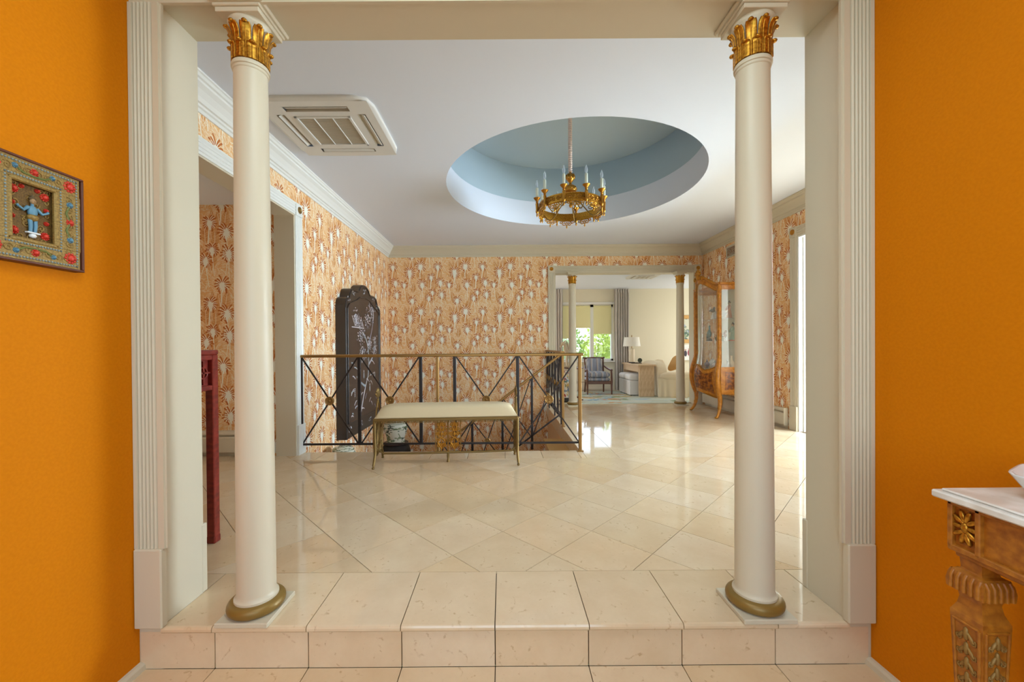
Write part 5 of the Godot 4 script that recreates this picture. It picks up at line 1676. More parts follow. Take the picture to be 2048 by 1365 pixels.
func relief() -> void:
	# shallow painted box on the left orange wall: local x runs away from the camera, z out of the wall
	var w := 0.3; var h := 0.338
	var t := thing("relief_picture", "gold painted relief panel with red flowers and a blue figure on the left orange wall", "picture", V(-WV, 1.462, 1.455 - w / 2), PI / 2)
	# turn +90: local z -> +x, local x -> -z (deeper)
	var th := 0.036
	var fr := MB.new()
	fr.box(Vector3(0, 0.004, th * 0.5), Vector3(w, 0.008, th), 0.002)
	fr.box(Vector3(0, h - 0.004, th * 0.5), Vector3(w, 0.008, th), 0.002)
	for s in [-1.0, 1.0]: fr.box(Vector3(s * (w * 0.5 - 0.004), h * 0.5, th * 0.5), Vector3(0.008, h - 0.016, th), 0.002)
	part(t, "frame", fr, M.frame_brown)
	part(t, "back_board", MB.new().box(Vector3(0, h * 0.5, 0.006), Vector3(w - 0.01, h - 0.01, 0.012)), M.relief_ground)
	var bo := MB.new()
	var iw := 0.13; var ih := 0.19
	var zb := 0.028
	bo.box(Vector3(0, h * 0.5 + (h + ih) * 0.25 - 0.002, zb * 0.5 + 0.004), Vector3(w - 0.018, (h - ih) * 0.5 - 0.006, zb - 0.004), 0.003)
	bo.box(Vector3(0, h * 0.5 - (h + ih) * 0.25 + 0.002, zb * 0.5 + 0.004), Vector3(w - 0.018, (h - ih) * 0.5 - 0.006, zb - 0.004), 0.003)
	for s in [-1.0, 1.0]: bo.box(Vector3(s * ((w + iw) * 0.25 - 0.002), h * 0.5, zb * 0.5 + 0.004), Vector3((w - iw) * 0.5 - 0.008, ih + 0.01, zb - 0.004), 0.003)
	part(t, "border", bo, M.relief_gold)
	# sloping inner frame
	var inf := MB.new()
	for s in [-1.0, 1.0]:
		inf.bar(Vector3(s * iw * 0.5, h * 0.5 - ih * 0.5, 0.026), Vector3(s * iw * 0.5, h * 0.5 + ih * 0.5, 0.026), 0.014, 0.014, Vector3(0, 0, 1), 0.004)
		inf.bar(Vector3(-iw * 0.5, h * 0.5 + s * ih * 0.5, 0.026), Vector3(iw * 0.5, h * 0.5 + s * ih * 0.5, 0.026), 0.014, 0.014, Vector3(0, 0, 1), 0.004)
	part(t, "inner_frame", inf, M.relief_gold)
	for rr in [[w * 0.5 - 0.022, h * 0.5 - 0.018, 0.0315, 30, 32], [iw * 0.5 + 0.012, ih * 0.5 + 0.012, 0.0315, 20, 22]]:
		var bd := MB.new()
		for s in [-1.0, 1.0]:
			for k in rr[3]: bd.ball(Vector3(lerpf(-rr[0], rr[0], k / float(rr[3] - 1)), h * 0.5 + s * rr[1], rr[2] - 0.001), Vector3.ONE * 0.0036, 5)
			for k in rr[4]: bd.ball(Vector3(s * rr[0], h * 0.5 + lerpf(-rr[1], rr[1], k / float(rr[4] - 1)), rr[2] - 0.001), Vector3.ONE * 0.0036, 5)
		part(t, "bead_row", bd, M.bead)
	var flowers := []
	for sx in [-1.0, 1.0]:
		for sy in [-1.0, 1.0]:
			flowers.append([sx * 0.106, sy * 0.126, 0.019, true, 0.03])
			flowers.append([sx * 0.106, sy * 0.062, 0.010, false, 0.03])
			flowers.append([sx * 0.052, sy * 0.134, 0.008, false, 0.03])
			flowers.append([sx * 0.043, sy * 0.066, 0.013, true, 0.013])
			flowers.append([sx * 0.047, sy * 0.022, 0.007, true, 0.013])
		flowers.append([sx * 0.106, 0.0, 0.012, true, 0.03])
		flowers.append([0.0, sx * 0.131, 0.012, true, 0.03])
		flowers.append([sx * 0.022, 0.08, 0.007, true, 0.013])
	for f in flowers:
		var c := Vector3(f[0], h * 0.5 + f[1], f[4])
		var r: float = f[2]
		var pet := MB.new()
		for k in 10:
			var a := TAU * k / 10
			pet.ball(c + Vector3(cos(a), sin(a), 0) * r * 0.82, Vector3(r * 0.26, r * 0.26, 0.005), 6)
		var m: Material = M.red_paint if f[3] else M.blue_paint
		var fo := part(t, "flower", pet, m)
		part(fo, "flower_centre", MB.new().ball(c + Vector3(0, 0, 0.002), Vector3(r * 0.55, r * 0.62, 0.009), 10), m)
	for s in [-1.0, 1.0]:
		var v := MB.new()
		v.tube([Vector3(s * 0.106, h * 0.5 + 0.062, 0.03), Vector3(s * 0.094, h * 0.5 + 0.03, 0.031), Vector3(s * 0.105, h * 0.5, 0.031), Vector3(s * 0.094, h * 0.5 - 0.03, 0.031), Vector3(s * 0.106, h * 0.5 - 0.062, 0.03)], 0.0035, 6)
		v.tube([Vector3(-0.052, h * 0.5 + s * 0.134, 0.03), Vector3(-0.03, h * 0.5 + s * 0.12, 0.031), Vector3(0, h * 0.5 + s * 0.118, 0.031), Vector3(0.03, h * 0.5 + s * 0.12, 0.031), Vector3(0.052, h * 0.5 + s * 0.134, 0.03)], 0.0035, 6)
		part(t, "vine", v, M.green_paint)
	var sw := MB.new()
	for k in 30:
		var side := k % 4
		var f := (k / 4) / 7.0 * 2.0 - 1.0
		var q := Vector3(f * 0.1, h * 0.5 + (0.128 if side == 0 else -0.128), 0.0305) if side < 2 else Vector3((0.104 if side == 2 else -0.104), h * 0.5 + f * 0.105, 0.0305)
		sw.tube(spiral(q, Vector3.RIGHT, Vector3.UP, 0.002, 0.014, k * 1.7, 1.3 if k % 2 == 0 else -1.3, 12), 0.0024, 5)
	for k in 26:
		var q := Vector3(0.05 * sin(k * 2.4), h * 0.5 + 0.085 * sin(k * 1.37 + 0.6), 0.0125)
		sw.tube(spiral(q, Vector3.RIGHT, Vector3.UP, 0.002, 0.011, k * 1.3, 1.2, 10), 0.0024, 5)
	part(t, "scroll_relief", sw, M.relief_gold)
	# little standing figure in relief
	var o := Vector3(0.004, h * 0.5 - 0.062, 0.018)
	var fg := MB.new()
	for s in [-1.0, 1.0]:
		fg.tube([o + Vector3(s * 0.006, 0, 0), o + Vector3(s * 0.0065, 0.02, 0.002), o + Vector3(s * 0.007, 0.045, 0)], [0.0045, 0.0055, 0.006], 8)
		fg.tube([o + Vector3(s * 0.012, 0.08, 0), o + Vector3(s * 0.026, 0.066, 0.002), o + Vector3(s * 0.04, 0.074, 0.003)], [0.0055, 0.0045, 0.0035], 8)
		fg.ball(o + Vector3(s * 0.042, 0.076, 0.003), Vector3(0.0045, 0.005, 0.004), 6)
	fg.ball(o + Vector3(0, 0.068, 0), Vector3(0.014, 0.02, 0.01), 10)
	fg.tube([o + Vector3(0, 0.084, 0), o + Vector3(0, 0.094, 0)], 0.004, 6)
	var fp := part(t, "figure", fg, M.blue_paint, "small blue clothed figure")
	part(fp, "skirt", MB.new().ball(o + Vector3(0, 0.047, 0.001), Vector3(0.017, 0.012, 0.011), 10), M.relief_gold)
	part(fp, "head", MB.new().ball(o + Vector3(0, 0.101, 0.002), Vector3(0.008, 0.0095, 0.008), 10).ball(o + Vector3(0, 0.1, 0.01), Vector3(0.002, 0.003, 0.003), 5), M.flesh)
	part(fp, "headdress", MB.new().ball(o + Vector3(0, 0.11, 0), Vector3(0.012, 0.006, 0.007), 8).ball(o + Vector3(0, 0.117, 0), Vector3(0.005, 0.007, 0.005), 8), M.relief_dark)
	part(fp, "pedestal", MB.new().box(o + Vector3(0, -0.003, 0.001), Vector3(0.036, 0.005, 0.012), 0.001).ball(o + Vector3(0, -0.012, 0), Vector3(0.011, 0.008, 0.008), 8), M.porcelain)

func console() -> void:
	var y := 0.778 
	var t := thing("console_table", "carved giltwood console table with white marble top against the right orange wall", "console table", V(1.4, LOW, 0.5))
	var xf := 1.205; var xb := WV - 0.003; var d1 := 1.12; var d0 := -0.12
	wpart(t, "marble_top", MB.new().span(V(xf, y - 0.027, d0), V(xb, y - 0.007, d1), 0.004).span(V(xf + 0.014, y - 0.007, d0 + 0.014), V(xb, y, d1 - 0.014), 0.003), M.white_marble, "white marble slab")
	var xa := xf + 0.022; var da := d1 - 0.022
	var yb := y - 0.165
	var ap := MB.new()
	ap.span(V(xa + 0.012, yb + 0.01, d0 + 0.05), V(xb, y - 0.028, da - 0.012))
	ap.span(V(xa, y - 0.042, d0 + 0.04), V(xb, y - 0.027, da), 0.003)
	ap.span(V(xa, yb, d0 + 0.04), V(xb, yb + 0.016, da), 0.003)
	for d in [da - 0.012, da - 0.076, 0.2, 0.13, d0 + 0.04]: ap.span(V(xa, yb + 0.01, d), V(xa + 0.02, y - 0.03, d + 0.012), 0.002)
	ap.span(V(xa + 0.02, yb + 0.01, da - 0.012), V(xb, y - 0.03, da))
	ap.span(V(xa + 0.01, yb - 0.014, d0 + 0.05), V(xb, yb + 0.002, da - 0.01), 0.004)
	wpart(t, "apron", ap, M.console_wood)
	# leaf square at the corner block
	var lf := MB.new()
	var c := V(xa + 0.008, (yb + y) * 0.5 - 0.01, da - 0.038)
	for k in 10:
		var a := TAU * k / 10
		var dv := Vector3(0, sin(a) * 1.6, cos(a))
		lf.ball(c + dv * 0.019, Vector3(0.007, 0.019, 0.007), 8, Basis(Vector3.RIGHT, PI / 2 - a))
	lf.ball(c, Vector3(0.01, 0.016, 0.01), 8)
	wpart(t, "carved_square", lf, M.gilt, "gilt carved leaf square")
	var or2 := MB.new()
	var c2 := V(xa + 0.008, (yb + y) * 0.5 - 0.01, 0.62)
	for k in 9:
		var f := (k - 4) / 4.0
		or2.ball(c2 + Vector3(0, 0.012 * cos(f * 7.0), f * 0.28), Vector3(0.008, 0.016 * (1.3 - absf(f)), 0.03), 8)
	or2.ball(c2 + Vector3(-0.002, 0, 0), Vector3(0.012, 0.034, 0.03), 8)
	wpart(t, "carved_spray", or2, M.carving)
	# legs: square sections with ribbed capital and tapering panelled shaft
	for dc in [1.058, 0.06]:
		for xc in [xa + 0.045, xb - 0.05]:
			var lg := leg(t, Vector3(xc, 0, -dc), yb - 0.012)
			lg.name = "leg" if not t.has_node("leg") else lg.name
	var b := thing("white_bowl", "white square porcelain bowl on the marble console top", "bowl", V(1.425, y, 0.97), 0.5)
	var rows := []
	for lv in [[0.0, 0.0], [0.066, 0.0], [0.074, 0.006], [0.107, 0.062], [0.11, 0.068], [0.103, 0.068], [0.068, 0.014], [0.0, 0.01]]:
		var row := PackedVector3Array()
		for i in 33:
			var a := TAU * i / 32.0
			var q := Vector2(cos(a), sin(a))
			var k := pow(pow(absf(q.x), 5.0) + pow(absf(q.y), 5.0), -0.2)
			row.append(Vector3(q.x * k * lv[0], lv[1], q.y * k * lv[0]))
		rows.append(row)
	part(b, "bowl", MB.new().grid(rows, true, false, -1.0), M.porcelain)
func leg(t: Node3D, c: Vector3, top: float) -> MeshInstance3D:
	# list of (y below the apron, half width)
	var pr := [[0.0, 0.026], [-0.03, 0.024], [-0.034, 0.026], [-0.037, 0.034], [-0.05, 0.041], [-0.07, 0.044], [-0.09, 0.043], [-0.094, 0.028], [-0.11, 0.026], [-0.13, 0.029], [-0.148, 0.036], [-0.152, 0.038], [-0.16, 0.038]]
	var mb := MB.new()
	for i in pr.size() - 1:
		var a: Array = pr[i]; var b: Array = pr[i + 1]
		for k in 4:
			var e := Vector3(cos(k * PI / 2), 0, sin(k * PI / 2)); var s := Vector3(-e.z, 0, e.x)
			var P: Vector3 = c + Vector3.UP * (top + a[0]); var Q: Vector3 = c + Vector3.UP * (top + b[0])
			mb.quad(P + (e - s) * a[1], P + (e + s) * a[1], Q + (e + s) * b[1], Q + (e - s) * b[1], e + Vector3.UP * (0.0001 if a[1] <= b[1] else -0.0001) + (Vector3.UP * 20.0 if absf(a[0] - b[0]) < 0.005 and a[1] < b[1] else Vector3.ZERO) + (Vector3.DOWN * 20.0 if absf(a[0] - b[0]) < 0.005 and a[1] > b[1] else Vector3.ZERO))
	var y0 := top - 0.16; var y1 := LOW + 0.06
	for k in 4:
		var e := Vector3(cos(k * PI / 2), 0, sin(k * PI / 2)); var s := Vector3(-e.z, 0, e.x)
		mb.quad(c + Vector3.UP * y0 + (e - s) * 0.038, c + Vector3.UP * y0 + (e + s) * 0.038, c + Vector3.UP * y1 + (e + s) * 0.022, c + Vector3.UP * y1 + (e - s) * 0.022, e)
	mb.box(c + Vector3.UP * (LOW + 0.03), Vector3(0.07, 0.06, 0.07), 0.008)
	var lg := wpart(t, "leg", mb, M.console_wood)
	var rb := MB.new()
	var fr := MB.new(); var cv := MB.new()
	for k in 4:
		var e := Vector3(cos(k * PI / 2), 0, sin(k * PI / 2)); var s := Vector3(-e.z, 0, e.x)
		for q in 5:
			var u := (q - 2) * 0.0155
			rb.tube([c + Vector3.UP * (top - 0.042) + e * 0.036 + s * u, c + Vector3.UP * (top - 0.055) + e * 0.043 + s * u, c + Vector3.UP * (top - 0.088) + e * 0.044 + s * u], 0.0055, 6)
		# raised border and carved drop on each face of the shaft
		var pt := func(f: float, u: float) -> Vector3: return c + Vector3.UP * lerpf(y0 - 0.012, y1 + 0.03, f) + e * (lerpf(0.037, 0.0235, f) + 0.001) + s * u * lerpf(0.03, 0.016, f)
		for u in [-1.0, 1.0]: fr.tube([pt.call(0.0, u), pt.call(1.0, u)], 0.004, 6)
		for f in [0.0, 1.0]: fr.tube([pt.call(f, -1.0), pt.call(f, 1.0)], 0.004, 6)
		for q in 12:
			var f := 0.05 + q * 0.075
			cv.ball(pt.call(f, 0.0), Vector3(0.006, 0.017, 0.006) * (1.2 - 0.5 * f), 6)
			for u in [-1.0, 1.0]:
				cv.ball(pt.call(f + 0.012, u * 0.34), Vector3(0.0045, 0.013, 0.0045) * (1.25 - 0.6 * f), 6, Basis(e, -u * 0.6))
				if q < 4: cv.tube(spiral(pt.call(f + 0.03, u * 0.55), s * u, Vector3.UP, 0.002, 0.008, 0.0, 1.2, 8), 0.0028, 5)
	wpart(lg, "ribbing", rb, M.console_wood)
	wpart(lg, "panel_border", fr, M.console_wood)
	wpart(lg, "carved_drop", cv, M.carving)
	return lg
func curtain(called: String, label: String, x0: float, x1: float, d: float, y0: float, y1: float) -> void:
	var t := thing(called, label, "curtain", V((x0 + x1) * 0.5, y0, d))
	var rows := []; var back := []
	var folds := (x1 - x0) / 0.062
	for i in 13:
		var f := i / 12.0
		var row := PackedVector3Array(); var rb := PackedVector3Array()
		for j in 73:
			var u := j / 72.0
			var amp := 0.03 * (0.55 if f > 0.94 else 1.0)
			var p := V(lerpf(x0, x1, u) + 0.006 * sin(f * 5 + u * 9), lerpf(y0, y1, f), d + amp * sin(TAU * folds * u + 0.5 * sin(f * 3.0)))
			row.append(p); rb.append(p + Vector3(0, 0, -0.006))
		rows.append(row); back.append(rb)
	wpart(t, "drape", solid(MB.new(), rows, back), M.curtain)
	var hd := MB.new()
	for j in int(folds): hd.tube([V(lerpf(x0, x1, (j + 0.5) / folds), y1 - 0.1, d - 0.035), V(lerpf(x0, x1, (j + 0.5) / folds), y1, d - 0.03)], 0.014, 6)
	wpart(t, "pleat_heading", hd, M.curtain)

func tex_rug() -> ImageTexture:
	img_new(768, 384, C(206, 212, 196))
	var rng := RandomNumberGenerator.new()
	rng.seed = 23
	for i in 500:
		var p := Vector2(rng.randf() * 768, rng.randf() * 384)
		stroke(p, p + Vector2(rng.randf_range(10, 40), rng.randfn() * 5), p + Vector2(rng.randf_range(30, 80), rng.randfn() * 10), 3, 1.5, [C(220, 222, 208), C(190, 204, 192), C(214, 206, 180), C(198, 208, 206)][rng.randi() % 4], 0.7)
	for i in 46:
		var p := Vector2(rng.randf() * 768, rng.randf() * 384)
		var c: Color = [C(206, 142, 84), C(212, 160, 104), C(140, 170, 188), C(128, 150, 108), C(176, 196, 208), C(206, 180, 120)][rng.randi() % 6]
		for k in 7:
			var q := p + Vector2(rng.randfn() * 20, rng.randfn() * 12)
			var e := q + Vector2(rng.randfn() * 34, rng.randfn() * 14)
			stroke(q, (q + e) * 0.5 + Vector2(0, rng.randfn() * 8), e, rng.randf_range(3, 9), 2, c, 0.8)
	return img_tex()
func tex_stripes() -> ImageTexture:
	img_new(256, 64, C(196, 200, 206))
	var cs := [C(84, 96, 124), C(196, 200, 206), C(126, 132, 148), C(214, 204, 190), C(70, 78, 104), C(180, 186, 196)]
	for x in 256:
		var c: Color = cs[(x / 8 * 5) % 6]
		for y in 64:
			var q := (y * 256 + x) * 3
			IB[q] = int(c.r * 255); IB[q + 1] = int(c.g * 255); IB[q + 2] = int(c.b * 255)
	return img_tex()
func pad(w: float, h: float, l: float, at: Vector3, bs := Basis(), e := 6.0) -> MB:
	# soft cushion: superellipsoid
	var rows := []
	var sp := func(v: float, p: float) -> float: return signf(v) * pow(absf(v), p)
	for i in 17:
		var a := -PI / 2 + PI * i / 16.0
		var row := PackedVector3Array()
		for j in 33:
			var b := TAU * j / 32.0
			var ca: float = sp.call(cos(a), 2.0 / e * 1.6); var sa: float = sp.call(sin(a), 0.8)
			row.append(at + bs * Vector3(ca * sp.call(cos(b), 2.0 / e) * w * 0.5, sa * h * 0.5, ca * sp.call(sin(b), 2.0 / e) * l * 0.5))
		rows.append(row)
	return MB.new().grid(rows, true, false, -1.0)

func living_room() -> void:
	# rug
	var rm := mat("rug", Color.WHITE, 0.95)
	rm.albedo_texture = tex_rug()
	var rug := MB.new()
	rug.prism(PP([1.25, 8.0, 5.7, 8.0, 5.7, 10.1, 1.25, 10.1]), Vector3.ZERO, Vector3.RIGHT, Vector3.FORWARD, Vector3.UP * 0.012)
	single("area_rug", rug, rm, "pale flowered area rug in orange, blue and green on the living room floor", "rug")
	# roller shades
	var shades := [[1.25, 1.745, 1.36, "narrow yellow roller shade half hidden by the left curtain"], [1.785, 2.268, 1.63, "shorter yellow roller shade in the middle window"], [2.352, 2.815, 1.475, "longer yellow roller shade in the right hand window"]]
	for s in shades:
		var t := thing("roller_shade", s[3], "window shade", V((s[0] + s[1]) * 0.5, s[2], 10.325), 0, "yellow roller shades")
		wpart(t, "fabric", MB.new().span(V(s[0], s[2], 10.32), V(s[1], 2.19, 10.323)), M.shade)
		wpart(t, "hem_bar", MB.new().span(V(s[0], s[2], 10.314), V(s[1], s[2] + 0.022, 10.329), 0.004), M.shade)
		wpart(t, "roller", MB.new().tube([V(s[0], 2.2, 10.322), V(s[1], 2.2, 10.322)], 0.018, 10), M.shade)
	curtain("curtain", "grey pleated curtain on the left of the living room window", 0.95, 1.53, 10.16, 0.03, 2.62)
	curtain("curtain", "grey pleated curtain on the right of the living room window, beside the lamp", 2.86, 3.235, 10.16, 0.03, 2.62)
	heater("baseboard_heater", "long low heater under the living room window behind the striped chair", V(1.0, 0, 10.295), V(2.84, 0, 10.295), Vector3(0, 0, 1))
	# striped armchair
	var sm := mat("stripes", Color.WHITE, 0.85)
	sm.albedo_texture = tex_stripes()
	sm.uv1_triplanar = true
	sm.uv1_scale = Vector3(1.7, 1.7, 1.7)
	var ch := thing("armchair", "wooden armchair with blue and grey striped upholstery under the window", "chair", V(2.265, 0.018, 9.62))
	for sg in [-1.0, 1.0]:
		part(ch, "front_leg", MB.new().tube([Vector3(sg * 0.285, 0, 0.27), Vector3(sg * 0.285, 0.2, 0.265), Vector3(sg * 0.29, 0.3, 0.265), Vector3(sg * 0.285, 0.58, 0.25)], [0.016, 0.022, 0.026, 0.022], 8), M.walnut)
		part(ch, "rear_leg", MB.new().tube([Vector3(sg * 0.235, 0, -0.3), Vector3(sg * 0.225, 0.28, -0.24), Vector3(sg * 0.22, 0.55, -0.26), Vector3(sg * 0.235, 0.85, -0.33)], [0.017, 0.022, 0.02, 0.018], 8), M.walnut)
		part(ch, "arm", MB.new().tube([Vector3(sg * 0.23, 0.66, -0.27), Vector3(sg * 0.27, 0.6, -0.1), Vector3(sg * 0.295, 0.57, 0.1), Vector3(sg * 0.29, 0.575, 0.27)], [0.018, 0.02, 0.022, 0.024], 8), M.walnut)
	part(ch, "seat_rail", MB.new().box(Vector3(0, 0.28, 0.25), Vector3(0.56, 0.07, 0.035), 0.008).box(Vector3(0, 0.28, -0.23), Vector3(0.44, 0.06, 0.03), 0.006).bar(Vector3(-0.27, 0.28, 0.25), Vector3(-0.22, 0.28, -0.23), 0.03, 0.06).bar(Vector3(0.27, 0.28, 0.25), Vector3(0.22, 0.28, -0.23), 0.03, 0.06), M.walnut)
	part(ch, "top_rail", MB.new().tube([Vector3(-0.27, 0.855, -0.335), Vector3(-0.2, 0.84, -0.33), Vector3(0, 0.85, -0.34), Vector3(0.2, 0.84, -0.33), Vector3(0.27, 0.855, -0.335)], 0.024, 8), M.walnut)
	part(ch, "seat_base", pad(0.55, 0.11, 0.5, Vector3(0, 0.35, 0.0)), sm)
	part(ch, "seat_cushion", pad(0.55, 0.15, 0.52, Vector3(0, 0.46, 0.01)), sm)
	part(ch, "backrest", pad(0.40, 0.09, 0.38, Vector3(0, 0.655, -0.27), Basis(Vector3.RIGHT, PI / 2 - 0.18), 8.0), sm)
	# travertine console
	var dk := thing("travertine_console", "beige travertine waterfall console table beside the sofa", "table", V(3.22, 0.012, 9.5))
	wpart(dk, "end_slab", MB.new().span(V(3.06, 0.012, 8.93), V(3.40, 0.70, 8.99), 0.006), M.travertine)
	wpart(dk, "end_slab", MB.new().span(V(3.06, 0.012, 10.05), V(3.40, 0.70, 10.11), 0.006), M.travertine)
	wpart(dk, "tabletop", MB.new().span(V(3.03, 0.70, 8.91), V(3.43, 0.74, 10.13), 0.008), M.travertine)
	wpart(dk, "apron", MB.new().span(V(3.05, 0.57, 8.98), V(3.07, 0.70, 10.06)), M.travertine)
	for k in 2:
		var d := 9.13 + 0.43 * k
		var o := thing("ottoman", ["nearer white leather cube ottoman tucked under the travertine table", "farther white leather cube ottoman by the grey curtain"][k], "ottoman", V(3.12, 0.012, d + 0.2), 0, "white ottomans")
		wpart(o, "body", MB.new().span(V(2.9, 0.03, d), V(3.34, 0.36, d + 0.4), 0.012), M.white_leather)
		wpart(o, "lid_cushion", pad(0.47, 0.16, 0.42, V(3.12, 0.432, d + 0.2), Basis(), 9.0), M.white_leather)
		for q in [[2.95, 0.05], [3.29, 0.05], [2.95, 0.35], [3.29, 0.35]]:
			wpart(o, "foot", MB.new().span(V(q[0] - 0.02, 0.012, d + q[1] - 0.02), V(q[0] + 0.02, 0.03, d + q[1] + 0.02)), M.dark)
	# lamp and small things on the console
	var lp := thing("table_lamp", "cylindrical cream table lamp with white drum shade on the travertine table", "lamp", V(3.19, 0.74, 9.85))
	part(lp, "base", MB.new().lathe(P2([0, 0, 0.075, 0, 0.075, 0.02, 0.062, 0.025, 0, 0.025]), Vector3.ZERO, 20), M.dark)
	part(lp, "body", MB.new().lathe(P2([0, 0.02, 0.066, 0.02, 0.07, 0.03, 0.07, 0.32, 0.06, 0.345, 0.03, 0.36, 0, 0.362]), Vector3.ZERO, 24), M.cream_fabric)
	part(lp, "neck", MB.new().tube([Vector3(0, 0.36, 0), Vector3(0, 0.66, 0)], 0.009, 8).ball(Vector3(0, 0.67, 0), Vector3(0.012, 0.02, 0.012), 8), M.brass)
	part(lp, "lamp_shade", MB.new().lathe(P2([0.21, 0.41, 0.18, 0.635, 0.176, 0.635, 0.206, 0.41, 0.21, 0.41]), Vector3.ZERO, 28), M.lamp_shade)
	single("black_tray", MB.new().box(V(3.16, 0.75, 9.55), Vector3(0.16, 0.02, 0.12), 0.006), M.dark, "small black tray on the travertine table in front of the lamp", "tray")
	var cl := thing("round_clock", "small dark round ornament standing beside the table lamp", "ornament", V(3.27, 0.74, 9.5))
	part(cl, "foot", MB.new().box(Vector3(0, 0.01, 0), Vector3(0.08, 0.02, 0.04), 0.004), M.dark)
	part(cl, "disc", MB.new().lathe(P2([0, -0.015, 0.05, -0.015, 0.055, 0.0, 0.05, 0.015, 0, 0.015]), Vector3(0, 0.075, 0), 20, Basis(Vector3.RIGHT, PI / 2)), mat("dark_green", C(62, 70, 56), 0.3))
	# sofa with skirt: arm towards the camera, back on the left
	var sf := thing("sofa", "cream slipcovered sofa with pleated skirt behind the right white column", "sofa", V(4.1, 0.012, 9.4))
	wpart(sf, "base", MB.new().span(V(3.46, 0.012, 8.86), V(4.72, 0.4, 10.0), 0.02), M.cream_fabric)
	wpart(sf, "backrest", pad(0.3, 0.78, 1.1, V(3.58, 0.42, 9.45), Basis(), 7.0), M.cream_fabric)
	wpart(sf, "arm", pad(1.2, 0.2, 0.24, V(4.1, 0.47, 8.95), Basis(), 8.0), M.cream_fabric)
	wpart(sf, "seat_cushion", pad(1.0, 0.18, 0.85, V(4.15, 0.42, 9.5), Basis(), 8.0), M.cream_fabric)
	wpart(sf, "back_cushion", pad(0.44, 0.15, 0.44, V(3.73, 0.62, 9.66), Basis(Vector3(0, 0, 1), 1.1), 6.0), M.cream_fabric)
	var sk := []; var sk2 := []
	for i in 6:
		var row := PackedVector3Array(); var r2 := PackedVector3Array()
		for j in 81:
			var u := j / 80.0
			var f := i / 5.0
			var p := V(lerpf(3.44, 4.74, u), lerpf(0.46, 0.014, f), 8.845 - f * 0.02 - 0.012 * f * sin(u * 60.0 + 2.0 * sin(u * 11)))
			row.append(p); r2.append(p + Vector3(0, 0, -0.006))
		sk.append(row); sk2.append(r2)
	wpart(sf, "skirt", solid(MB.new(), sk, sk2), M.cream_fabric)
	wpart(sf, "skirt_piping", MB.new().tube([V(3.44, 0.455, 8.835), V(4.74, 0.455, 8.835)], 0.009, 6), M.cream_fabric)
	single("throw_pillow", pad(0.42, 0.15, 0.42, V(4.0, 0.77, 9.2), Basis(Vector3(0, 0, 1), 1.0) * Basis(Vector3.UP, 0.3), 4.0), M.tan_fabric, "tan throw pillow leaning on the cream sofa", "pillow")
	# pictures on the far wall
	var pt := mat("landscape", Color.WHITE, 0.6)
	img_new(128, 96, C(208, 206, 184))
	var rng := RandomNumberGenerator.new()
	rng.seed = 3
	for i in 90: dot(rng.randf() * 128, rng.randf_range(50, 96), rng.randf_range(2, 7), rng.randf_range(2, 6), [C(98, 124, 96), C(132, 150, 112), C(74, 98, 92)][rng.randi() % 3], 0.8)
	for i in 60: dot(rng.randf() * 128, rng.randf_range(24, 62), rng.randf_range(2, 6), rng.randf_range(2, 5), [C(124, 136, 176), C(160, 170, 196), C(186, 190, 178), C(120, 140, 120)][rng.randi() % 4], 0.8)
	pt.albedo_texture = img_tex()
	var pic := thing("framed_painting", "gold framed blue and green landscape painting glimpsed between column and cabinet", "painting", V(4.95, 1.2, 10.28))
	var fr := MB.new()
	fr.span(V(4.57, 1.225, 10.265), V(5.45, 1.32, 10.298), 0.008); fr.span(V(4.57, 1.85, 10.265), V(5.45, 1.945, 10.298), 0.008)
	fr.span(V(4.57, 1.32, 10.265), V(4.66, 1.85, 10.298), 0.008); fr.span(V(5.35, 1.32, 10.265), V(5.45, 1.85, 10.298), 0.008)
	wpart(pic, "frame", fr, M.tan_fabric, "gold frame")
	wpart(pic, "canvas", MB.new().prism(PP([4.66, 1.32, 5.35, 1.32, 5.35, 1.85, 4.66, 1.85]), V(0, 0, 10.295), Vector3.RIGHT, Vector3.UP, Vector3(0, 0, 0.012)), pt)
	var ph := mat("photo", Color.WHITE, 0.4)
	img_new(128, 96, C(226, 224, 220))
	for i in 6:
		dot(20 + 18 * i, 60 - (i % 3) * 6, 7, 26, [C(58, 48, 62), C(150, 70, 78), C(96, 60, 70), C(40, 44, 66), C(176, 120, 116), C(70, 60, 70)][i])
		dot(20 + 18 * i, 28 - (i % 3) * 6, 5, 6, C(196, 156, 136))
	ph.albedo_texture = img_tex()
	var pf := thing("framed_photo", "white framed photograph of dark clothed people below the gold framed painting", "photograph", V(4.95, 0.74, 10.28))
	wpart(pf, "frame", MB.new().span(V(4.58, 0.8, 10.275), V(5.3, 1.18, 10.298), 0.006), M.trim_white)
	wpart(pf, "print", MB.new().prism(PP([4.62, 0.85, 5.24, 0.85, 5.24, 1.13, 4.62, 1.13]), V(0, 0, 10.276), Vector3.RIGHT, Vector3.UP, Vector3(0, 0, 0.003)), ph)
	wpart(pf, "ledge", MB.new().span(V(4.5, 0.776, 10.23), V(5.4, 0.8, 10.298), 0.004), M.trim_white)
	# side table with horse, tall vase
	var st := thing("side_table", "dark round side table behind the left far column", "table", V(1.47, 0.013, 8.45))
	part(st, "tabletop", MB.new().lathe(P2([0, 0.675, 0.2, 0.675, 0.225, 0.685, 0.225, 0.70, 0, 0.702]), Vector3.ZERO, 32), M.walnut)
	part(st, "pedestal", MB.new().lathe(P2([0, 0.03, 0.05, 0.05, 0.03, 0.1, 0.022, 0.3, 0.035, 0.42, 0.02, 0.5, 0.04, 0.62, 0.1, 0.676, 0, 0.676]), Vector3.ZERO, 20), M.walnut)
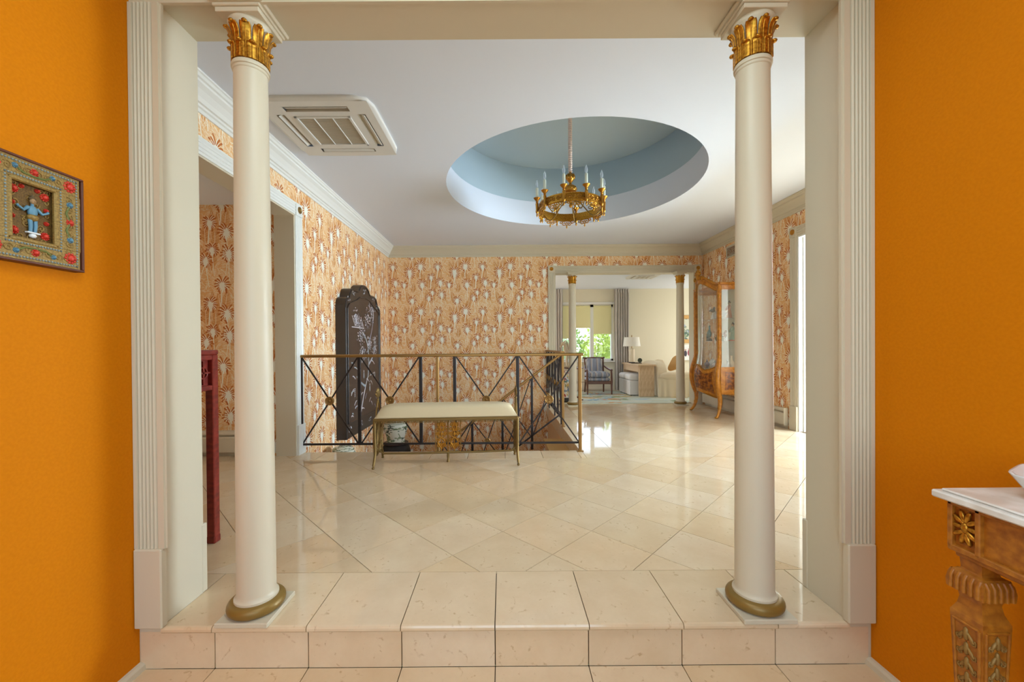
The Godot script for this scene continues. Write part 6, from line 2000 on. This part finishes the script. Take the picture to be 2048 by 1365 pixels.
	for k in 3:
		var a := TAU * k / 3 + 0.5
		var e := Vector3(cos(a), 0, sin(a))
		part(st, "foot", MB.new().tube([e * 0.03 + Vector3.UP * 0.09, e * 0.12 + Vector3.UP * 0.07, e * 0.2 + Vector3.UP * 0.02, e * 0.23 + Vector3.UP * 0.026], [0.022, 0.02, 0.014, 0.012], 8), M.walnut)
	var hs := thing("horse_sculpture", "pale wooden horse sculpture looking left on the dark side table", "sculpture", V(1.40, 0.715, 8.45))
	var pale := mat("pale_wood", C(188, 172, 144), 0.6)
	part(hs, "plinth", MB.new().box(Vector3(0.02, 0.015, 0), Vector3(0.3, 0.03, 0.12), 0.006), pale)
	var hb := MB.new()
	hb.ball(Vector3(0.05, 0.26, 0), Vector3(0.12, 0.065, 0.05), 16)
	hb.tube([Vector3(-0.03, 0.28, 0), Vector3(-0.07, 0.38, 0), Vector3(-0.075, 0.46, 0), Vector3(-0.1, 0.52, 0)], [0.06, 0.05, 0.042, 0.035], 12)
	hb.tube([Vector3(-0.075, 0.535, 0), Vector3(-0.13, 0.51, 0), Vector3(-0.175, 0.45, 0), Vector3(-0.185, 0.425, 0)], [0.034, 0.036, 0.024, 0.02], 12)
	for sg in [-1.0, 1.0]:
		hb.tube([Vector3(-0.075, 0.55, sg * 0.018), Vector3(-0.08, 0.585, sg * 0.02)], [0.012, 0.004], 6)
		hb.tube([Vector3(-0.04, 0.25, sg * 0.03), Vector3(-0.05, 0.13, sg * 0.03), Vector3(-0.045, 0.03, sg * 0.03)], [0.03, 0.018, 0.015], 8)
		hb.tube([Vector3(0.13, 0.25, sg * 0.03), Vector3(0.15, 0.15, sg * 0.03), Vector3(0.135, 0.03, sg * 0.03)], [0.034, 0.02, 0.015], 8)
	hb.tube([Vector3(0.16, 0.28, 0), Vector3(0.2, 0.22, 0), Vector3(0.2, 0.12, 0)], [0.012, 0.016, 0.006], 8)
	part(hs, "horse", hb, pale)
	part(hs, "mane", MB.new().tube([Vector3(-0.05, 0.56, 0), Vector3(-0.02, 0.47, 0), Vector3(0.0, 0.36, 0)], [0.012, 0.02, 0.016], 8), pale)
	var vm := mat("bright_porcelain", Color.WHITE, 0.15)
	vm.albedo_texture = tex_porcelain(8, [C(172, 60, 54), C(70, 100, 140), C(196, 160, 90), C(90, 120, 90)], C(222, 216, 206))
	var fv := thing("floor_vase", "tall flowered red and blue porcelain vase on a black foot behind the newel post", "vase", V(1.29, 0.013, 8.25))
	part(fv, "stand", MB.new().lathe(P2([0, 0, 0.13, 0, 0.14, 0.03, 0.1, 0.06, 0.09, 0.09, 0, 0.092]), Vector3.ZERO, 24), M.dark)
	part(fv, "body", MB.new().lathe(P2([0, 0.09, 0.065, 0.09, 0.06, 0.12, 0.09, 0.25, 0.13, 0.4, 0.13, 0.48, 0.09, 0.56, 0.06, 0.6, 0.075, 0.65, 0.06, 0.65, 0.05, 0.6]), Vector3.ZERO, 28), vm)

func entry_lamp() -> void:
	# flush lamp on the entry ceiling, above the picture
	var t := thing("ceiling_lamp", "square flush lamp on the entry ceiling between the orange walls", "lamp", V(0, 3.0, 0.7))
	var fr := MB.new()
	for k in 4:
		var bs := Basis(Vector3.UP, k * PI / 2)
		fr.box(bs * Vector3(0, -0.03, 0.49), Vector3(1.0, 0.06, 0.03), 0.004, bs)
	part(t, "frame", fr, M.trim_white)
	var gm := mat("lamp_glow", C(250, 248, 240), 0.5)
	gm.emission_enabled = true
	gm.emission = Color(0.9, 0.97, 1.0)
	gm.emission_energy_multiplier = 1.5
	part(t, "diffuser", MB.new().box(Vector3(0, -0.03, 0), Vector3(0.95, 0.03, 0.95), 0.004), gm)
	day("ceiling_lamp_light", V(0, 2.945, 0.7), Vector3.DOWN, Vector2(0.94, 0.94), 1.35, Color(0.86, 0.97, 1.0))

func outside() -> void:
	var gm := mat("lawn", C(120, 146, 66), 0.95)
	struct("ground", MB.new().span(V(-30, -1.6, 10.6), V(40, -1.5, 60)), gm)
	var rng := RandomNumberGenerator.new()
	rng.seed = 12
	var cols := [C(190, 204, 70), C(152, 182, 74), C(124, 156, 76), C(176, 196, 92)]
	var specs := [[4.6, 16.0, 1.5, 0, "bright yellow green tree close outside the right hand window"], [2.2, 18.5, 1.7, 1, "pale green tree outside the middle window"], [7.2, 20.0, 2.4, 2, "darker green tree outside at the right of the window"], [-1.5, 23.0, 2.2, 3, "light green tree outside at the left of the window"]]
	for s in specs:
		var t := thing("garden_tree", s[4], "tree", V(s[0], -1.5, s[1]), 0, "trees outside the window")
		part(t, "trunk", MB.new().tube([Vector3(0, 0, 0), Vector3(0.05, 1.0, 0), Vector3(-0.05, 2.2, 0.05)], [0.14, 0.11, 0.06], 8), M.bark)
		var lm := mat("leaf%d" % s[3], cols[s[3]], 0.6)
		lm.backlight = Color(0.5, 0.55, 0.2)
		var mb := MB.new()
		for i in 2600:
			var dir := Vector3(rng.randfn(), rng.randfn(), rng.randfn()).normalized()
			var r: float = s[2] * pow(rng.randf(), 0.4)
			var p := Vector3(0, 2.3, 0) + dir * Vector3(r, r * 1.05, r)
			var sz := rng.randf_range(0.07, 0.15)
			var a := Vector3(rng.randfn(), rng.randfn(), rng.randfn()).normalized()
			var b := a.cross(Vector3(rng.randfn(), rng.randfn(), rng.randfn())).normalized()
			mb.quad(p - a * sz, p + b * sz * 0.45, p + a * sz, p - b * sz * 0.45, dir)
		var fo := part(t, "foliage", mb, lm)
		fo.set_meta("kind", "stuff")

func _ready() -> void:
	setup_view()
	setup_materials()
	make_shell()
	make_tiles()
	outside()
	var c := column("column", V(-1.115, 0, 1.775), "white column with gilt capital at the left of the near opening", 2.656, "columns of the near opening")
	copy(c, "column", V(1.12, 0, 1.775), PI / 2, "white column with gilt capital at the right of the near opening")
	var f := column("slim_column", V(1.36, 0, 7.79), "distant white column with gilt capital behind the brass newel post", 2.615, "columns of the far opening")
	copy(f, "slim_column", V(3.475, 0, 7.79), PI / 2, "distant white column with gilt capital between the sofa and the display cabinet")
	cabinet()
	railing()
	bench()
	panel()
	chandelier()
	ac_unit("white ceiling air conditioner panel in the hall beside the left column", V(-1.505, CE, 3.575), 0.95)
	ac_unit("white ceiling air conditioner panel in the distant living room", V(2.95, LH, 8.36), 0.6)
	console()
	relief()
	red_table()
	stairwell_things()
	heater("baseboard_heater", "cream baseboard heater behind the red table in the left corridor", V(-3.55, 0, 4.343), V(-2.53, 0, 4.343), Vector3(0, 0, 1))
	heater("baseboard_heater", "cream baseboard heater along the right wall under the display cabinet", V(XR - 0.002, 0, 5.53), V(XR - 0.002, 0, 7.8), Vector3(-1, 0, 0))
	vent()
	living_room()
	entry_lamp()
	for q in get_children():
		for m in [q] + q.find_children("*", "MeshInstance3D", true, false):
			if m is MeshInstance3D: m.cast_shadow = GeometryInstance3D.SHADOW_CASTING_SETTING_ON
